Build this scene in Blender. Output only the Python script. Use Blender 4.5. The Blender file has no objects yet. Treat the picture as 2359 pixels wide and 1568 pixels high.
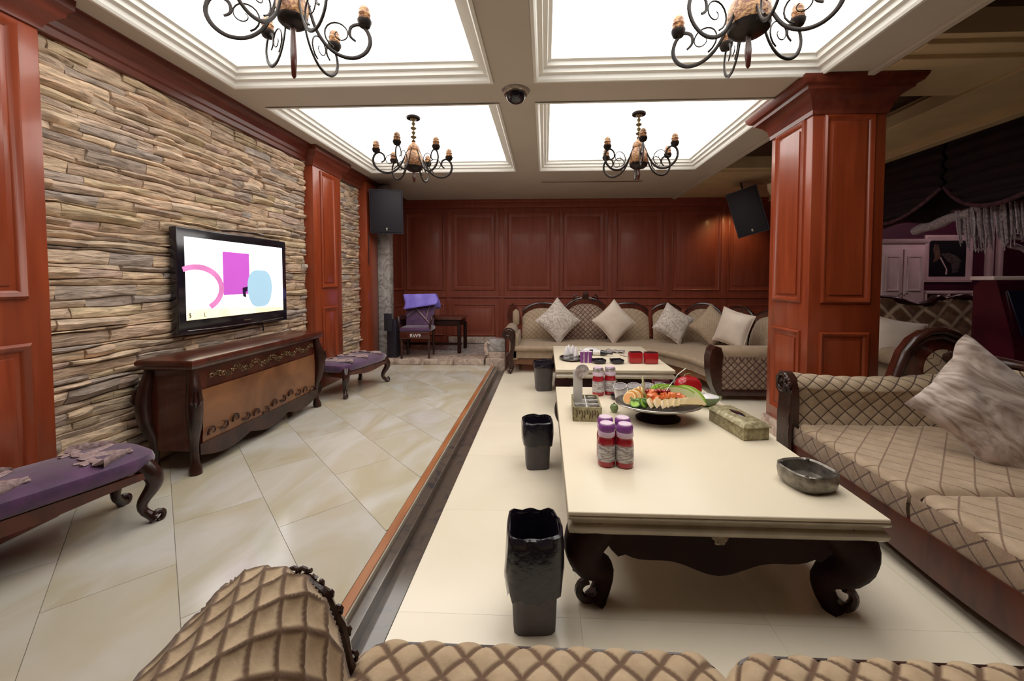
import bpy, bmesh, math, random
from mathutils import Vector, Matrix, noise
R = math.radians; PI = math.pi
random.seed(7)
scene = bpy.context.scene; COL = scene.collection
# ------------------------------------------------------------------ camera
cd = bpy.data.cameras.new('camera'); cam = bpy.data.objects.new('camera', cd); COL.objects.link(cam)
cam.location = (0, 0, 1.36); cam.rotation_euler = (R(90-2.2), 0, R(2.5))
cd.sensor_width = 36; cd.lens = 930/2359*36; cd.shift_x = -0.015; cd.shift_y = -0.0437; cd.clip_start = .02
scene.camera = cam
# ------------------------------------------------------------------ world, exposure
w = bpy.data.worlds.new('world'); scene.world = w; w.use_nodes = True
w.node_tree.nodes['Background'].inputs[0].default_value = (.02, .018, .02, 1)
vs = scene.view_settings; vs.view_transform = 'Standard'; vs.look = 'None'; vs.exposure = 0.0; vs.gamma = 1; vs.use_curve_mapping = False
PANEL = 3.7          # radiance of the luminous ceiling panels
def lamp(name, kind, loc, energy, color, size=.1, rot=None, spot=None):
    l = bpy.data.lights.new(name, kind); l.energy = energy; l.color = color
    if kind == 'AREA': l.size = size
    else: l.shadow_soft_size = size
    if spot: l.spot_size = spot; l.spot_blend = .8
    o = bpy.data.objects.new(name, l); o.location = loc; COL.objects.link(o)
    if rot: o.rotation_euler = rot
    return o
lamp('purple_lamp', 'POINT', (6.0, 5.4, 2.5), 15, (1, .66, .74), .15)
lamp('sconce_light', 'SPOT', (3.55, 7.55, 2.75), 22, (1, .62, .25), .06, (R(20), 0, 0), R(120))
lamp('cove_light', 'POINT', (3.2, 6.9, 2.72), 5, (1, .75, .42), .08)

# ------------------------------------------------------------------ materials
M = {}
def mat(name, c1, c2=None, rough=.5, metal=0., scale=8., stretch=(1, 1, 1), bump=0., coat=0., detail=6., dist=0., emit=0., trans=0., rnd=0., coord='Object', lo=.35, hi=.65, bscale=None, ior=1.45, sheen=0., alpha=1.):
    m = bpy.data.materials.new(name); m.use_nodes = True; nt = m.node_tree; N = nt.nodes; L = nt.links
    b = N['Principled BSDF']; b.inputs['Roughness'].default_value = rough; b.inputs['Metallic'].default_value = metal
    b.inputs['Coat Weight'].default_value = coat; b.inputs['Coat Roughness'].default_value = .12; b.inputs['IOR'].default_value = ior
    b.inputs['Transmission Weight'].default_value = trans; b.inputs['Sheen Weight'].default_value = sheen; b.inputs['Alpha'].default_value = alpha
    if c2 is None: c2 = tuple(x*.8 for x in c1)
    tc = N.new('ShaderNodeTexCoord'); mp = N.new('ShaderNodeMapping'); mp.inputs['Scale'].default_value = stretch
    nz = N.new('ShaderNodeTexNoise'); nz.inputs['Scale'].default_value = scale; nz.inputs['Detail'].default_value = detail; nz.inputs['Distortion'].default_value = dist
    L.new(tc.outputs[coord], mp.inputs[0]); L.new(mp.outputs[0], nz.inputs['Vector'])
    cr = N.new('ShaderNodeValToRGB'); cr.color_ramp.elements[0].position = lo; cr.color_ramp.elements[1].position = hi
    cr.color_ramp.elements[0].color = (*c2, 1); cr.color_ramp.elements[1].color = (*c1, 1)
    L.new(nz.outputs['Fac'], cr.inputs[0]); out = cr.outputs[0]
    if rnd:
        oi = N.new('ShaderNodeObjectInfo'); mr = N.new('ShaderNodeMapRange'); mr.inputs[3].default_value = 1-rnd; mr.inputs[4].default_value = 1+rnd
        hs = N.new('ShaderNodeHueSaturation'); L.new(oi.outputs['Random'], mr.inputs[0]); L.new(mr.outputs[0], hs.inputs['Value']); L.new(out, hs.inputs['Color']); out = hs.outputs[0]
        ad = N.new('ShaderNodeVectorMath'); ad.operation = 'ADD'; sc = N.new('ShaderNodeVectorMath'); sc.operation = 'SCALE'; sc.inputs[0].default_value = (37, 53, 11)
        L.new(oi.outputs['Random'], sc.inputs['Scale']); L.new(mp.outputs[0], ad.inputs[0]); L.new(sc.outputs[0], ad.inputs[1]); L.new(ad.outputs[0], nz.inputs['Vector'])
    L.new(out, b.inputs['Base Color'])
    if emit:
        L.new(out, b.inputs['Emission Color']); b.inputs['Emission Strength'].default_value = emit
    if bump:
        bp = N.new('ShaderNodeBump'); bp.inputs['Strength'].default_value = bump; bp.inputs['Distance'].default_value = .01
        if bscale:
            n2 = N.new('ShaderNodeTexNoise'); n2.inputs['Scale'].default_value = bscale; n2.inputs['Detail'].default_value = 5; L.new(mp.outputs[0], n2.inputs['Vector']); L.new(n2.outputs['Fac'], bp.inputs['Height'])
        else: L.new(nz.outputs['Fac'], bp.inputs['Height'])
        L.new(bp.outputs[0], b.inputs['Normal'])
    M[name] = m; return m
mat('mahogany', (.32, .058, .018), (.20, .031, .009), .33, scale=3, stretch=(5, 5, .5), coat=.35, dist=.6, lo=.25, hi=.75)
mat('mahogany_back', (.29, .066, .036), (.21, .042, .022), .5, scale=3, stretch=(5, 5, .5), coat=.08, dist=.6, lo=.25, hi=.75)
mat('mahogany_crown', (.17, .034, .017), (.11, .020, .010), .4, scale=3, stretch=(4, 1, 4), coat=.15, dist=.6)
mat('mahogany_dark', (.10, .020, .010), (.045, .009, .005), .28, scale=3, stretch=(4, 4, 1), coat=.5, dist=.6)
mat('carved_wood', (.048, .015, .010), (.020, .006, .004), .28, scale=9, coat=.3, bump=.25, bscale=40)
mat('cabinet_front', (.26, .105, .040), (.10, .035, .014), .35, scale=2.5, coat=.4, dist=.8, lo=.3, hi=.7)
mat('gilt', (.28, .20, .10), (.10, .06, .03), .3, metal=.7, scale=30, bump=.3)
mat('ceiling_paint', (.56, .50, .43), (.53, .47, .405), .7, scale=2)
mat('moulding_white', (.86, .84, .79), (.82, .80, .75), .5, scale=3)
mat('panel_light', (1, .99, .95), (1, .985, .94), .6, scale=2, emit=PANEL)
mat('marble_tile', (.60, .57, .52), (.50, .44, .32), .16, scale=1.7, stretch=(1.2, .6, 1), dist=1.6, coat=.3, rnd=.07, detail=3, lo=.36, hi=.64)
mat('cream_tile', (.86, .77, .62), (.83, .735, .58), .22, scale=1.6, dist=1, coat=.25, rnd=.02)
mat('grout', (.40, .35, .28), None, .8)
mat('black_marble', (.035, .035, .045), (.10, .075, .06), .12, scale=5, dist=2, coat=.4, lo=.5, hi=.75)
mat('wood_edge', (.42, .17, .065), (.30, .10, .035), .3, scale=4, stretch=(6, .6, 6), coat=.3)
mat('marble_block', (.62, .50, .42), (.36, .25, .20), .25, scale=6, dist=2.5, coat=.2)
mat('marble_grey', (.50, .49, .47), (.26, .22, .21), .2, scale=5, dist=3, coat=.2)
mat('black_gloss', (.012, .010, .016), None, .12, coat=.5)
mat('black_plastic', (.016, .013, .020), None, .6, scale=20)
mat('bin_grey', (.095, .080, .082), (.075, .062, .064), .45, scale=12)
mat('liner', (.012, .009, .016), None, .22, coat=.3, bump=.5, bscale=26)
mat('speaker_box', (.018, .013, .026), (.013, .010, .018), .5, scale=30)
mat('iron', (.030, .020, .016), (.012, .009, .008), .38, metal=.5, scale=20)
mat('amber', (.55, .30, .13), (.20, .08, .04), .35, scale=55, bump=.8, lo=.42, hi=.6)
mat('candle', (.80, .68, .48), (.62, .48, .30), .5, scale=8)
mat('table_top', (.84, .74, .57), (.80, .695, .53), .34, scale=1.2, coat=.08)
mat('table_edge', (.46, .39, .29), (.36, .30, .21), .25, scale=6, coat=.4)
mat('dark_apron', (.026, .007, .005), (.015, .004, .003), .6, scale=6, ior=1.25)
mat('cushion_silver', (.62, .55, .49), (.38, .31, .27), .6, scale=9, dist=3.5, bump=.25, sheen=.3, lo=.38, hi=.6)
mat('cushion_streak', (.58, .48, .42), (.26, .18, .14), .6, scale=3.2, stretch=(1, 2.2, 1), dist=3.5, bump=.4, sheen=.3, detail=10, lo=.34, hi=.62)
mat('cushion_plain', (.66, .55, .46), (.57, .46, .38), .6, scale=5, bump=.15, sheen=.3)
mat('beige_fabric', (.38, .275, .185), (.32, .225, .145), .75, scale=14, sheen=.2, bump=.15)
mat('purple_velvet', (.095, .024, .10), (.045, .012, .055), .5, scale=14, sheen=.6, bump=.2)
mat('lace', (.42, .31, .30), (.26, .17, .17), .6, scale=60, bump=.6)
mat('silver', (.62, .58, .52), None, .2, metal=.9, scale=5)
mat('pewter', (.28, .255, .22), (.13, .115, .095), .28, metal=.6, scale=25, bump=.35)
mat('olive_gold', (.42, .37, .22), (.22, .18, .09), .4, metal=.25, scale=40, bump=.4)
mat('white_plastic', (.72, .69, .65), (.64, .60, .56), .4, scale=6)
mat('foil', (.70, .66, .64), (.35, .30, .31), .25, metal=.5, scale=40, bump=.5)
mat('red_drink', (.42, .015, .03), (.30, .010, .02), .12, scale=5, coat=.6)
mat('red_box', (.45, .012, .018), (.33, .008, .012), .25, scale=5, coat=.4)
mat('purple_cap', (.30, .08, .34), (.18, .04, .22), .35, scale=10)
mat('pink_cap', (.78, .62, .72), (.66, .45, .62), .35, scale=15)
mat('label_print', (.60, .58, .56), (.30, .24, .27), .45, scale=60, stretch=(.5, .5, 2), lo=.44, hi=.54)
mat('melon', (.82, .66, .36), (.74, .54, .26), .35, scale=10, coat=.3)
mat('honeydew', (.72, .76, .44), (.62, .68, .33), .35, scale=8, coat=.3)
mat('orange_fruit', (.80, .36, .06), (.70, .26, .03), .35, scale=14, coat=.3)
mat('papaya', (.78, .22, .06), (.60, .12, .03), .3, scale=20, coat=.4)
mat('green_fruit', (.38, .58, .10), (.28, .48, .05), .3, scale=14, coat=.4)
mat('cherry', (.40, .02, .02), None, .2, coat=.6)
mat('rind', (.10, .20, .04), None, .4)
mat('glass', (.9, .92, .90), (.9, .92, .9), .03, trans=.95)
mat('wrap', (.85, .83, .82), (.70, .65, .67), .25, scale=12, dist=2, bump=.5)
mat('green_glass', (.30, .42, .20), (.20, .28, .12), .1, trans=.5, scale=8)
mat('violet_cloth', (.26, .20, .78), (.20, .14, .62), .5, scale=6, bump=.2, sheen=.3)
mat('violet_lit_cloth', (.30, .22, .80), (.26, .18, .7), .5, scale=6)
mat('maroon_wall', (.075, .010, .030), (.055, .007, .024), .6, scale=3)
mat('pale_frame', (.72, .57, .54), (.62, .47, .45), .5, scale=5)
mat('curtain_dark', (.016, .004, .007), (.010, .003, .005), .85, scale=6, bump=.2)
mat('curtain_trim', (.10, .030, .045), (.05, .012, .02), .6, scale=20, bump=.4)
mat('fringe', (.46, .38, .40), (.22, .16, .18), .45, scale=40, sheen=.3)
mat('voile', (.42, .32, .36), (.24, .16, .20), .6, scale=7, bump=.3)
mat('picture_dark', (.020, .022, .024), (.012, .008, .010), .3, scale=4)
mat('horse_brown', (.16, .10, .06), (.05, .03, .02), .5, scale=9)
mat('maroon_gloss', (.060, .006, .014), (.035, .004, .009), .22, scale=5, coat=.5)
mat('navy_screen', (.010, .012, .030), None, .1, coat=.5)
mat('dark_ceiling', (.055, .026, .014), (.030, .013, .007), .5, scale=3, stretch=(.6, 5, 1))
mat('tan_beam', (.62, .47, .28), (.56, .42, .25), .6, scale=3)
mat('white_print', (.8, .78, .8), (.78, .76, .78), .5)
mat('screen_white', (1, .985, 1), (1, .98, 1), .3, emit=1.6)
mat('screen_magenta', (.50, .10, .52), (.48, .09, .50), .3, emit=.75, scale=3)
mat('screen_blue', (.36, .56, .70), (.34, .54, .68), .3, emit=.7, scale=3)
mat('screen_pink', (.62, .20, .45), None, .3, emit=.9)
mat('screen_dark', (.03, .01, .06), None, .3)
mat('screen_yellow', (.95, .80, .42), (.98, .90, .66), .3, emit=1.1, scale=3)

def quilt_mat(name, c1, c2, seam, cell, width=.09, rough=.7, rect=False):
    """upholstery: woven colour with darker stitched lines laid out in the cloth's own UV (metres)"""
    m = mat(name, c1, c2, rough, scale=16, sheen=.25, bump=.2, bscale=90)
    nt = m.node_tree; N = nt.nodes; L = nt.links; b = N['Principled BSDF']
    base = b.inputs['Base Color'].links[0].from_socket
    uv = N.new('ShaderNodeUVMap'); sp = N.new('ShaderNodeSeparateXYZ'); L.new(uv.outputs[0], sp.inputs[0])
    outs = []
    for sgn in (1, -1):
        a = N.new('ShaderNodeMath'); a.operation = 'MULTIPLY_ADD'; a.inputs[1].default_value = sgn
        L.new(sp.outputs[1], a.inputs[0]); L.new(sp.outputs[0], a.inputs[2])
        d = N.new('ShaderNodeMath'); d.operation = 'DIVIDE'; d.inputs[1].default_value = cell; L.new(a.outputs[0], d.inputs[0])
        p = N.new('ShaderNodeMath'); p.operation = 'PINGPONG'; p.inputs[1].default_value = .5; L.new(d.outputs[0], p.inputs[0])
        outs.append(p.outputs[0])
    mn = N.new('ShaderNodeMath'); mn.operation = 'MINIMUM'; L.new(outs[0], mn.inputs[0]); L.new(outs[1], mn.inputs[1])
    mr = N.new('ShaderNodeMapRange'); mr.interpolation_type = 'SMOOTHSTEP'; mr.inputs[1].default_value = width*.25; mr.inputs[2].default_value = width
    mr.inputs[3].default_value = 1; mr.inputs[4].default_value = 0; L.new(mn.outputs[0], mr.inputs[0])
    mx = N.new('ShaderNodeMix'); mx.data_type = 'RGBA'; L.new(mr.outputs[0], mx.inputs[0]); L.new(base, mx.inputs[6]); mx.inputs[7].default_value = (*seam, 1)
    L.new(mx.outputs[2], b.inputs['Base Color']); return m
quilt_mat('quilt_near', (.52, .38, .235), (.42, .29, .17), (.13, .065, .028), .105, .17)
quilt_mat('quilt_arm', (.44, .33, .22), (.36, .26, .16), (.05, .022, .014), .118, .075)
quilt_mat('quilt_seat', (.44, .32, .215), (.37, .26, .165), (.19, .11, .065), .17, .05)
quilt_mat('quilt_band', (.34, .23, .15), (.27, .175, .11), (.09, .045, .028), .12, .07)
quilt_mat('quilt_back', (.42, .315, .215), (.36, .26, .17), (.26, .175, .11), .085, .10)
quilt_mat('quilt_dark', (.36, .25, .18), (.22, .14, .10), (.08, .035, .028), .085, .16)
quilt_mat('quilt_big', (.24, .12, .05), (.15, .07, .03), (.60, .45, .30), .30, .15)

def stone_mat():
    m = mat('ledge_stone', (.5, .5, .5), (.4, .4, .4), .8, scale=12)
    nt = m.node_tree; N = nt.nodes; L = nt.links; b = N['Principled BSDF']
    at = N.new('ShaderNodeAttribute'); at.attribute_name = 'tone'
    tc = N.new('ShaderNodeTexCoord'); mp = N.new('ShaderNodeMapping'); mp.inputs['Scale'].default_value = (6, 5, 26); L.new(tc.outputs['Object'], mp.inputs[0])
    n1 = N.new('ShaderNodeTexNoise'); n1.inputs['Scale'].default_value = 1.6; n1.inputs['Detail'].default_value = 8; n1.inputs['Distortion'].default_value = .5; L.new(mp.outputs[0], n1.inputs['Vector'])
    mr = N.new('ShaderNodeMapRange'); mr.inputs[1].default_value = .3; mr.inputs[2].default_value = .7; mr.inputs[3].default_value = .55; mr.inputs[4].default_value = 1.28; L.new(n1.outputs['Fac'], mr.inputs[0])
    sc = N.new('ShaderNodeVectorMath'); sc.operation = 'SCALE'; L.new(at.outputs['Color'], sc.inputs[0]); L.new(mr.outputs[0], sc.inputs['Scale']); L.new(sc.outputs[0], b.inputs['Base Color'])
    bp = N.new('ShaderNodeBump'); bp.inputs['Strength'].default_value = 1.; bp.inputs['Distance'].default_value = .022; L.new(n1.outputs['Fac'], bp.inputs['Height']); L.new(bp.outputs[0], b.inputs['Normal'])
stone_mat()

# ------------------------------------------------------------------ mesh helpers
class MB:
    def __init__(s): s.v = []; s.f = []; s.uv = {}; s.col = {}; s.mi = {}
    def add(s, verts, faces, uvs=None, col=None):
        o = len(s.v); s.v += [tuple(v) for v in verts]
        for f in faces:
            if col: s.col[len(s.f)] = col
            s.f.append(tuple(i+o for i in f))
        if uvs:
            for i, u in enumerate(uvs): s.uv[o+i] = u
        return s
    def box(s, x0, x1, y0, y1, z0, z1):
        v = [(x, y, z) for x in (x0, x1) for y in (y0, y1) for z in (z0, z1)]
        return s.add(v, [(0, 1, 3, 2), (4, 6, 7, 5), (0, 4, 5, 1), (2, 3, 7, 6), (0, 2, 6, 4), (1, 5, 7, 3)])
    def rbox(s, x0, x1, y0, y1, z0, z1, r=.01, seg=2):
        bm = bmesh.new(); bmesh.ops.create_cube(bm, size=1)
        for v in bm.verts: v.co = ((x0+x1)/2+v.co.x*(x1-x0), (y0+y1)/2+v.co.y*(y1-y0), (z0+z1)/2+v.co.z*(z1-z0))
        bmesh.ops.bevel(bm, geom=list(bm.edges), offset=r, segments=seg, affect='EDGES', profile=.5, clamp_overlap=True)
        bm.verts.index_update(); s.add([v.co[:] for v in bm.verts], [[v.index for v in f.verts] for f in bm.faces]); bm.free(); return s
    def loft(s, rings, closed=True, cap=True, uvs=None):
        n = len(rings[0]); v = [p for r in rings for p in r]; f = []
        for i in range(len(rings)-1):
            for j in range(n if closed else n-1):
                k = (j+1) % n; f.append((i*n+j, i*n+k, (i+1)*n+k, (i+1)*n+j))
        if cap and closed:
            f.append(tuple(range(n))[::-1]); f.append(tuple((len(rings)-1)*n+j for j in range(n)))
        return s.add(v, f, uvs)
    def lathe(s, prof, c=(0, 0, 0), seg=20, sq=2., sx=1., sy=1., cap=True):
        rings = []
        for r, z in prof:
            ring = []
            for j in range(seg):
                a = 2*PI*j/seg+ (PI/4 if seg == 4 else 0); ca, sa = math.cos(a), math.sin(a)
                k = (abs(ca)**sq+abs(sa)**sq)**(-1/sq)
                ring.append((c[0]+r*k*ca*sx, c[1]+r*k*sa*sy, c[2]+z))
            rings.append(ring)
        return s.loft(rings, cap=cap)
    def rect_loft(s, x0, x1, y0, y1, prof, cap=True):
        """prof: (offset outwards, z)"""
        return s.loft([[(x0-o, y0-o, z), (x1+o, y0-o, z), (x1+o, y1+o, z), (x0-o, y1+o, z)] for o, z in prof], cap=cap)
    def tube(s, pts, rad, seg=8, flat=1., cap=True):
        pts = [Vector(p) for p in pts]; n = len(pts)
        if not hasattr(rad, '__len__'): rad = [rad]*n
        rings = []; up = Vector((0, 0, 1)); prev = None
        for i, p in enumerate(pts):
            t = (pts[min(i+1, n-1)]-pts[max(i-1, 0)]).normalized()
            if prev is None:
                a = up.cross(t)
                if a.length < .05: a = Vector((1, 0, 0)).cross(t)
            else: a = prev-t*prev.dot(t)
            a.normalize(); prev = a; b = t.cross(a)
            rings.append([p+a*math.cos(2*PI*j/seg)*rad[i]+b*math.sin(2*PI*j/seg)*rad[i]*flat for j in range(seg)])
        return s.loft(rings, cap=cap)
    def prism(s, poly, fn, d0, d1):
        """poly: 2-D outline; fn(u, v, d) -> 3-D point"""
        n = len(poly); v = [fn(u, w_, d0) for u, w_ in poly]+[fn(u, w_, d1) for u, w_ in poly]
        f = [tuple(range(n)), tuple(range(2*n-1, n-1, -1))]+[(i, n+i, n+(i+1) % n, (i+1) % n) for i in range(n)]
        return s.add(v, f)
    def frame(s, o, u, v, n, u0, u1, v0, v1, prof):
        """rectangular moulding ring on a plane (o,u,v,n). prof: (inset, height)"""
        o, u, v, n = Vector(o), Vector(u), Vector(v), Vector(n); rings = []
        for i, h in prof:
            rings.append([o+u*a+v*b+n*h for a, b in ((u0+i, v0+i), (u1-i, v0+i), (u1-i, v1-i), (u0+i, v1-i))])
        return s.loft(rings, cap=False)
    def patch(s, fn, nu, nv, U, V, cell=0., amp=0., flip=False):
        """a grid surface fn(s,t) puffed out into quilted diamonds; UV in metres"""
        e = 1e-3; v = []; uvs = []; f = []
        for i in range(nu+1):
            for j in range(nv+1):
                a, b = i/nu, j/nv; p = Vector(fn(a, b)); u_, v_ = a*U, b*V
                if amp:
                    a1 = min(max(a, e), 1-e); b1 = min(max(b, e), 1-e)
                    du = Vector(fn(a1+e, b1))-Vector(fn(a1-e, b1)); dv = Vector(fn(a1, b1+e))-Vector(fn(a1, b1-e))
                    n = du.cross(dv)
                    if n.length > 0: n.normalize()
                    if flip: n = -n
                    h = (abs(math.sin(PI*(u_+v_)/cell))*abs(math.sin(PI*(u_-v_)/cell)))**.45
                    p = p+n*amp*h
                v.append(p); uvs.append((u_, v_))
        for i in range(nu):
            for j in range(nv):
                q = (i*(nv+1)+j, (i+1)*(nv+1)+j, (i+1)*(nv+1)+j+1, i*(nv+1)+j+1); f.append(q[::-1] if flip else q)
        return s.add(v, f, uvs)
    def build(s, name, m, parent=None, smooth=40, loc=None):
        me = bpy.data.meshes.new(name); me.from_pydata(s.v, [], s.f)
        if s.uv:
            l = me.uv_layers.new(name='UVMap')
            for lp in me.loops: l.data[lp.index].uv = s.uv.get(lp.vertex_index, (0, 0))
        if s.col:
            ca = me.color_attributes.new('tone', 'FLOAT_COLOR', 'CORNER')
            for p in me.polygons:
                c = s.col.get(p.index, (.4, .35, .3))
                for li in p.loop_indices: ca.data[li].color = (*c, 1)
        me.validate()
        bm = bmesh.new(); bm.from_mesh(me); bmesh.ops.recalc_face_normals(bm, faces=bm.faces); bm.to_mesh(me); bm.free()
        if smooth:
            me.polygons.foreach_set('use_smooth', [True]*len(me.polygons)); me.set_sharp_from_angle(angle=R(smooth))
        me.materials.append(M[m]); o = bpy.data.objects.new(name, me); COL.objects.link(o)
        if parent: o.parent = parent
        if loc: o.location = loc
        return o
def tag(o, label=None, cat=None, group=None, kind=None):
    if label: o['label'] = label
    if cat: o['category'] = cat
    if group: o['group'] = group
    if kind: o['kind'] = kind
    return o
def thing(name, label, cat, loc=(0, 0, 0), rz=0., group=None, rot=None):
    o = bpy.data.objects.new(name, None); COL.objects.link(o); o.location = loc; o.rotation_euler = rot or (0, 0, rz); o.empty_display_size = .1
    return tag(o, label, cat, group)
def struct(name, mb, m, smooth=0, label=None):
    return tag(mb.build(name, m, smooth=smooth), label=label, kind='structure')
def dup(src, loc=None, rot=None, label=None, parent=None):
    c = src.copy(); COL.objects.link(c); c.parent = parent
    if loc is not None: c.location = loc
    if rot is not None: c.rotation_euler = rot
    if label: c['label'] = label
    for ch in list(src.children): dup(ch, parent=c)
    return c
def spiral(c, r0, r1, a0, a1, n=18, plane='xz'):
    out = []
    for i in range(n+1):
        t = i/n; a = a0+(a1-a0)*t; r = r0+(r1-r0)*t; u, w_ = r*math.cos(a), r*math.sin(a)
        out.append((c[0]+u, c[1], c[2]+w_) if plane == 'xz' else (c[0], c[1]+u, c[2]+w_))
    return out
def cabriole(mb, foot, top, out, r0=.05, r1=.024, rf=.036, n=14, seg=10):
    """S-curved leg: foot and top points, out = horizontal direction the knee bulges to"""
    foot, top, out = Vector(foot), Vector(top), Vector(out); pts = []; rad = []; h = (top-foot).z
    for i in range(n+1):
        t = i/n; p = foot.lerp(top, t); k = math.sin(2*PI*(t*.97+.03))
        p = p+out*(-k*h*.13)+out*(.045*h*max(0, 1-t*6)*6*.25)
        pts.append(p); b = r1+(r0-r1)*max(0, t-.2)/.8
        rad.append(max(b, rf*(1-t*5)) if t < .2 else b)
    mb.tube(pts, rad, seg); return mb

# ================================================================== THE SETTING
LF, RF, H = 0., -.10, 2.96
XW, YB = -2.92, 8.1
def clip(poly, x0, x1, y0, y1):
    for ax, val, keep in ((0, x0, 1), (0, x1, -1), (1, y0, 1), (1, y1, -1)):
        out = []
        for i in range(len(poly)):
            a, b = poly[i], poly[(i+1) % len(poly)]; da, db = (a[ax]-val)*keep, (b[ax]-val)*keep
            if da >= 0: out.append(a)
            if da*db < 0:
                t = da/(da-db); out.append((a[0]+(b[0]-a[0])*t, a[1]+(b[1]-a[1])*t))
        poly = out
        if len(poly) < 3: return []
    return poly
def area(p): return abs(sum(p[i][0]*p[(i+1) % len(p)][1]-p[(i+1) % len(p)][0]*p[i][1] for i in range(len(p))))/2
def slab(poly, z0, z1):
    mb = MB(); mb.prism(poly, lambda u, v, d: (u, v, d), z0, z1); return mb
XS = -.80                                    # edge of the raised marble dance floor
fl = struct('floor', MB().box(-3.1, XS, -1.1, YB+.1, -.25, -.006), 'grout')
S2 = math.sqrt(.5)
TW, TL = .424, .848                          # diagonal tiles
for i in range(-16, 24):
    for j in range(-10, 16):
        a0 = .033+i*TW; b0 = 2.95+(j-5)*TL+(i % 2)*TL*.5; g = .0013
        cs = [(a0+g, b0+g), (a0+TW-g, b0+g), (a0+TW-g, b0+TL-g), (a0+g, b0+TL-g)]
        poly = clip([((a-b)*S2, (a+b)*S2) for a, b in cs], -2.92, XS-.055, .2, 6.37)
        if poly and area(poly) > .01:
            slab(poly, -.012, 0).build('tile', 'marble_tile', fl, 0)
flr = struct('floor_lower', MB().box(XS, 8.1, -1.1, YB+.1, -.3, RF-.006), 'grout')
for i in range(7):
    for j in range(10):
        x0 = XS+.155+i*.8; y0 = .1+j*.8
        if x0 > 4.4: continue
        slab([(x0+.0004, y0+.0004), (x0+.7996, y0+.0004), (x0+.7996, y0+.7996), (x0+.0004, y0+.7996)], RF-.012, RF).build('tile', 'cream_tile', flr, 0)
MB().box(4.9, 8, .1, 6.6, RF-.012, RF-.002).build('carpet', 'maroon_wall', flr, 0)
struct('trim_1', MB().rbox(XS-.052, XS-.008, .0, 6.37, -.05, .003, .004), 'wood_edge', label='orange wood nosing along the raised marble floor')
struct('trim_2', MB().rbox(XS-.008, XS+.055, .0, 6.37, -.2, -.03, .006).box(XS+.05, XS+.153, .0, 6.37, -.2, RF+.003), 'black_marble', label='black marble kerb along the raised floor')
st = struct('floor_stage', MB().box(-2.92, -.98, 6.40, YB, -.05, .085), 'marble_grey', label='low marble stage along the wood panelled wall')
for k in range(4):
    MB().rbox(-2.92+k*.485+.002, -2.92+(k+1)*.485-.002, 6.375, 6.9, .0, .092, .004).build('slab', 'marble_block', st)
struct('baseboard_back', MB().rbox(-1.95, -1.0, YB-.05, YB-.005, .09, .22, .006), 'marble_block')

# ceiling: soffits round four coffers
CX0 = [(-2.57, -.44), (-.07, 2.14)]; CY0 = [(.98, 3.30), (3.71, 5.95)]
cb = MB()
for x0, x1 in ((-3.1, -2.57), (-.44, -.07), (2.14, 2.50)): cb.box(x0, x1, -1.2, 8.25, H, H+.3)
for y0, y1 in ((-1.2, .98), (3.30, 3.71), (5.95, 8.25)):
    for x0, x1 in CX0: cb.box(x0, x1, y0, y1, H, H+.3)
struct('ceiling', cb, 'ceiling_paint')
struct('ceiling_slab', MB().box(-3.1, 8.2, -1.2, 8.25, H+.3, H+.4), 'ceiling_paint')
k = 3; desc = {(0, 0): 'above the television side of the near seating', (1, 0): 'above the near cream coffee table', (0, 1): 'between the stone wall and the stage', (1, 1): 'above the far cream coffee table'}
for a, (x0, x1) in enumerate(CX0):
    for b, (y0, y1) in enumerate(CY0):
        m = MB(); m.rect_loft(x0, x1, y0, y1, [(.022, H-.012), (.0, H-.014), (-.012, H+.0), (-.02, H+.03), (-.05, H+.035), (-.055, H+.065), (-.085, H+.07), (-.09, H+.10), (-.115, H+.105), (-.12, H+.15), (.0, H+.15)], cap=False)
        struct('trim_%d' % k, m, 'moulding_white'); k += 1
        t = thing('ceiling_light_panel', 'glowing white ceiling panel in its coffer '+desc[(a, b)], 'ceiling light', ((x0+x1)/2, (y0+y1)/2, H+.14), group='luminous coffer panels')
        MB().box(-(x1-x0)/2+.10, (x1-x0)/2-.10, -(y1-y0)/2+.10, (y1-y0)/2-.10, 0, .03).build('diffuser', 'panel_light', t, 0)
# right bay ceiling: darker, with crossing beams
rb = MB()
rb.box(2.50, 3.62, 2.80, 3.72, H, H+.3); rb.box(2.50, 3.62, 5.95, 8.25, H, H+.3); rb.box(2.50, 3.62, -1.2, .9, H, H+.3); rb.box(3.62, 4.42, -1.2, 8.25, H-.0, H+.3)
struct('ceiling_bay', rb, 'tan_beam')
struct('trim_7', MB().rbox(2.47, 2.53, -1.2, 8.1, H-.03, H+.02, .01), 'ceiling_paint')
rp = MB(); rp.box(2.50, 3.62, .9, 2.80, H+.16, H+.2); rp.box(2.50, 3.62, 3.72, 5.95, H+.16, H+.2)
struct('ceiling_bay_panels', rp, 'dark_ceiling')
bmb = MB()
for y in (2.86, 3.05, 6.05, 6.9): bmb.rbox(2.54, 3.62, y, y+.10, H-.035, H+.01, .008)
bmb.rbox(3.56, 3.66, -1.1, 8.1, H-.03, H+.1, .008); bmb.rbox(4.30, 4.44, -1.1, 8.1, H-.08, H+.03, .01)
struct('trim_8', bmb, 'tan_beam')
struct('ceiling_side_room', MB().box(4.42, 8.2, -1.2, 8.25, H+.0, H+.3), 'dark_ceiling')

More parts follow.
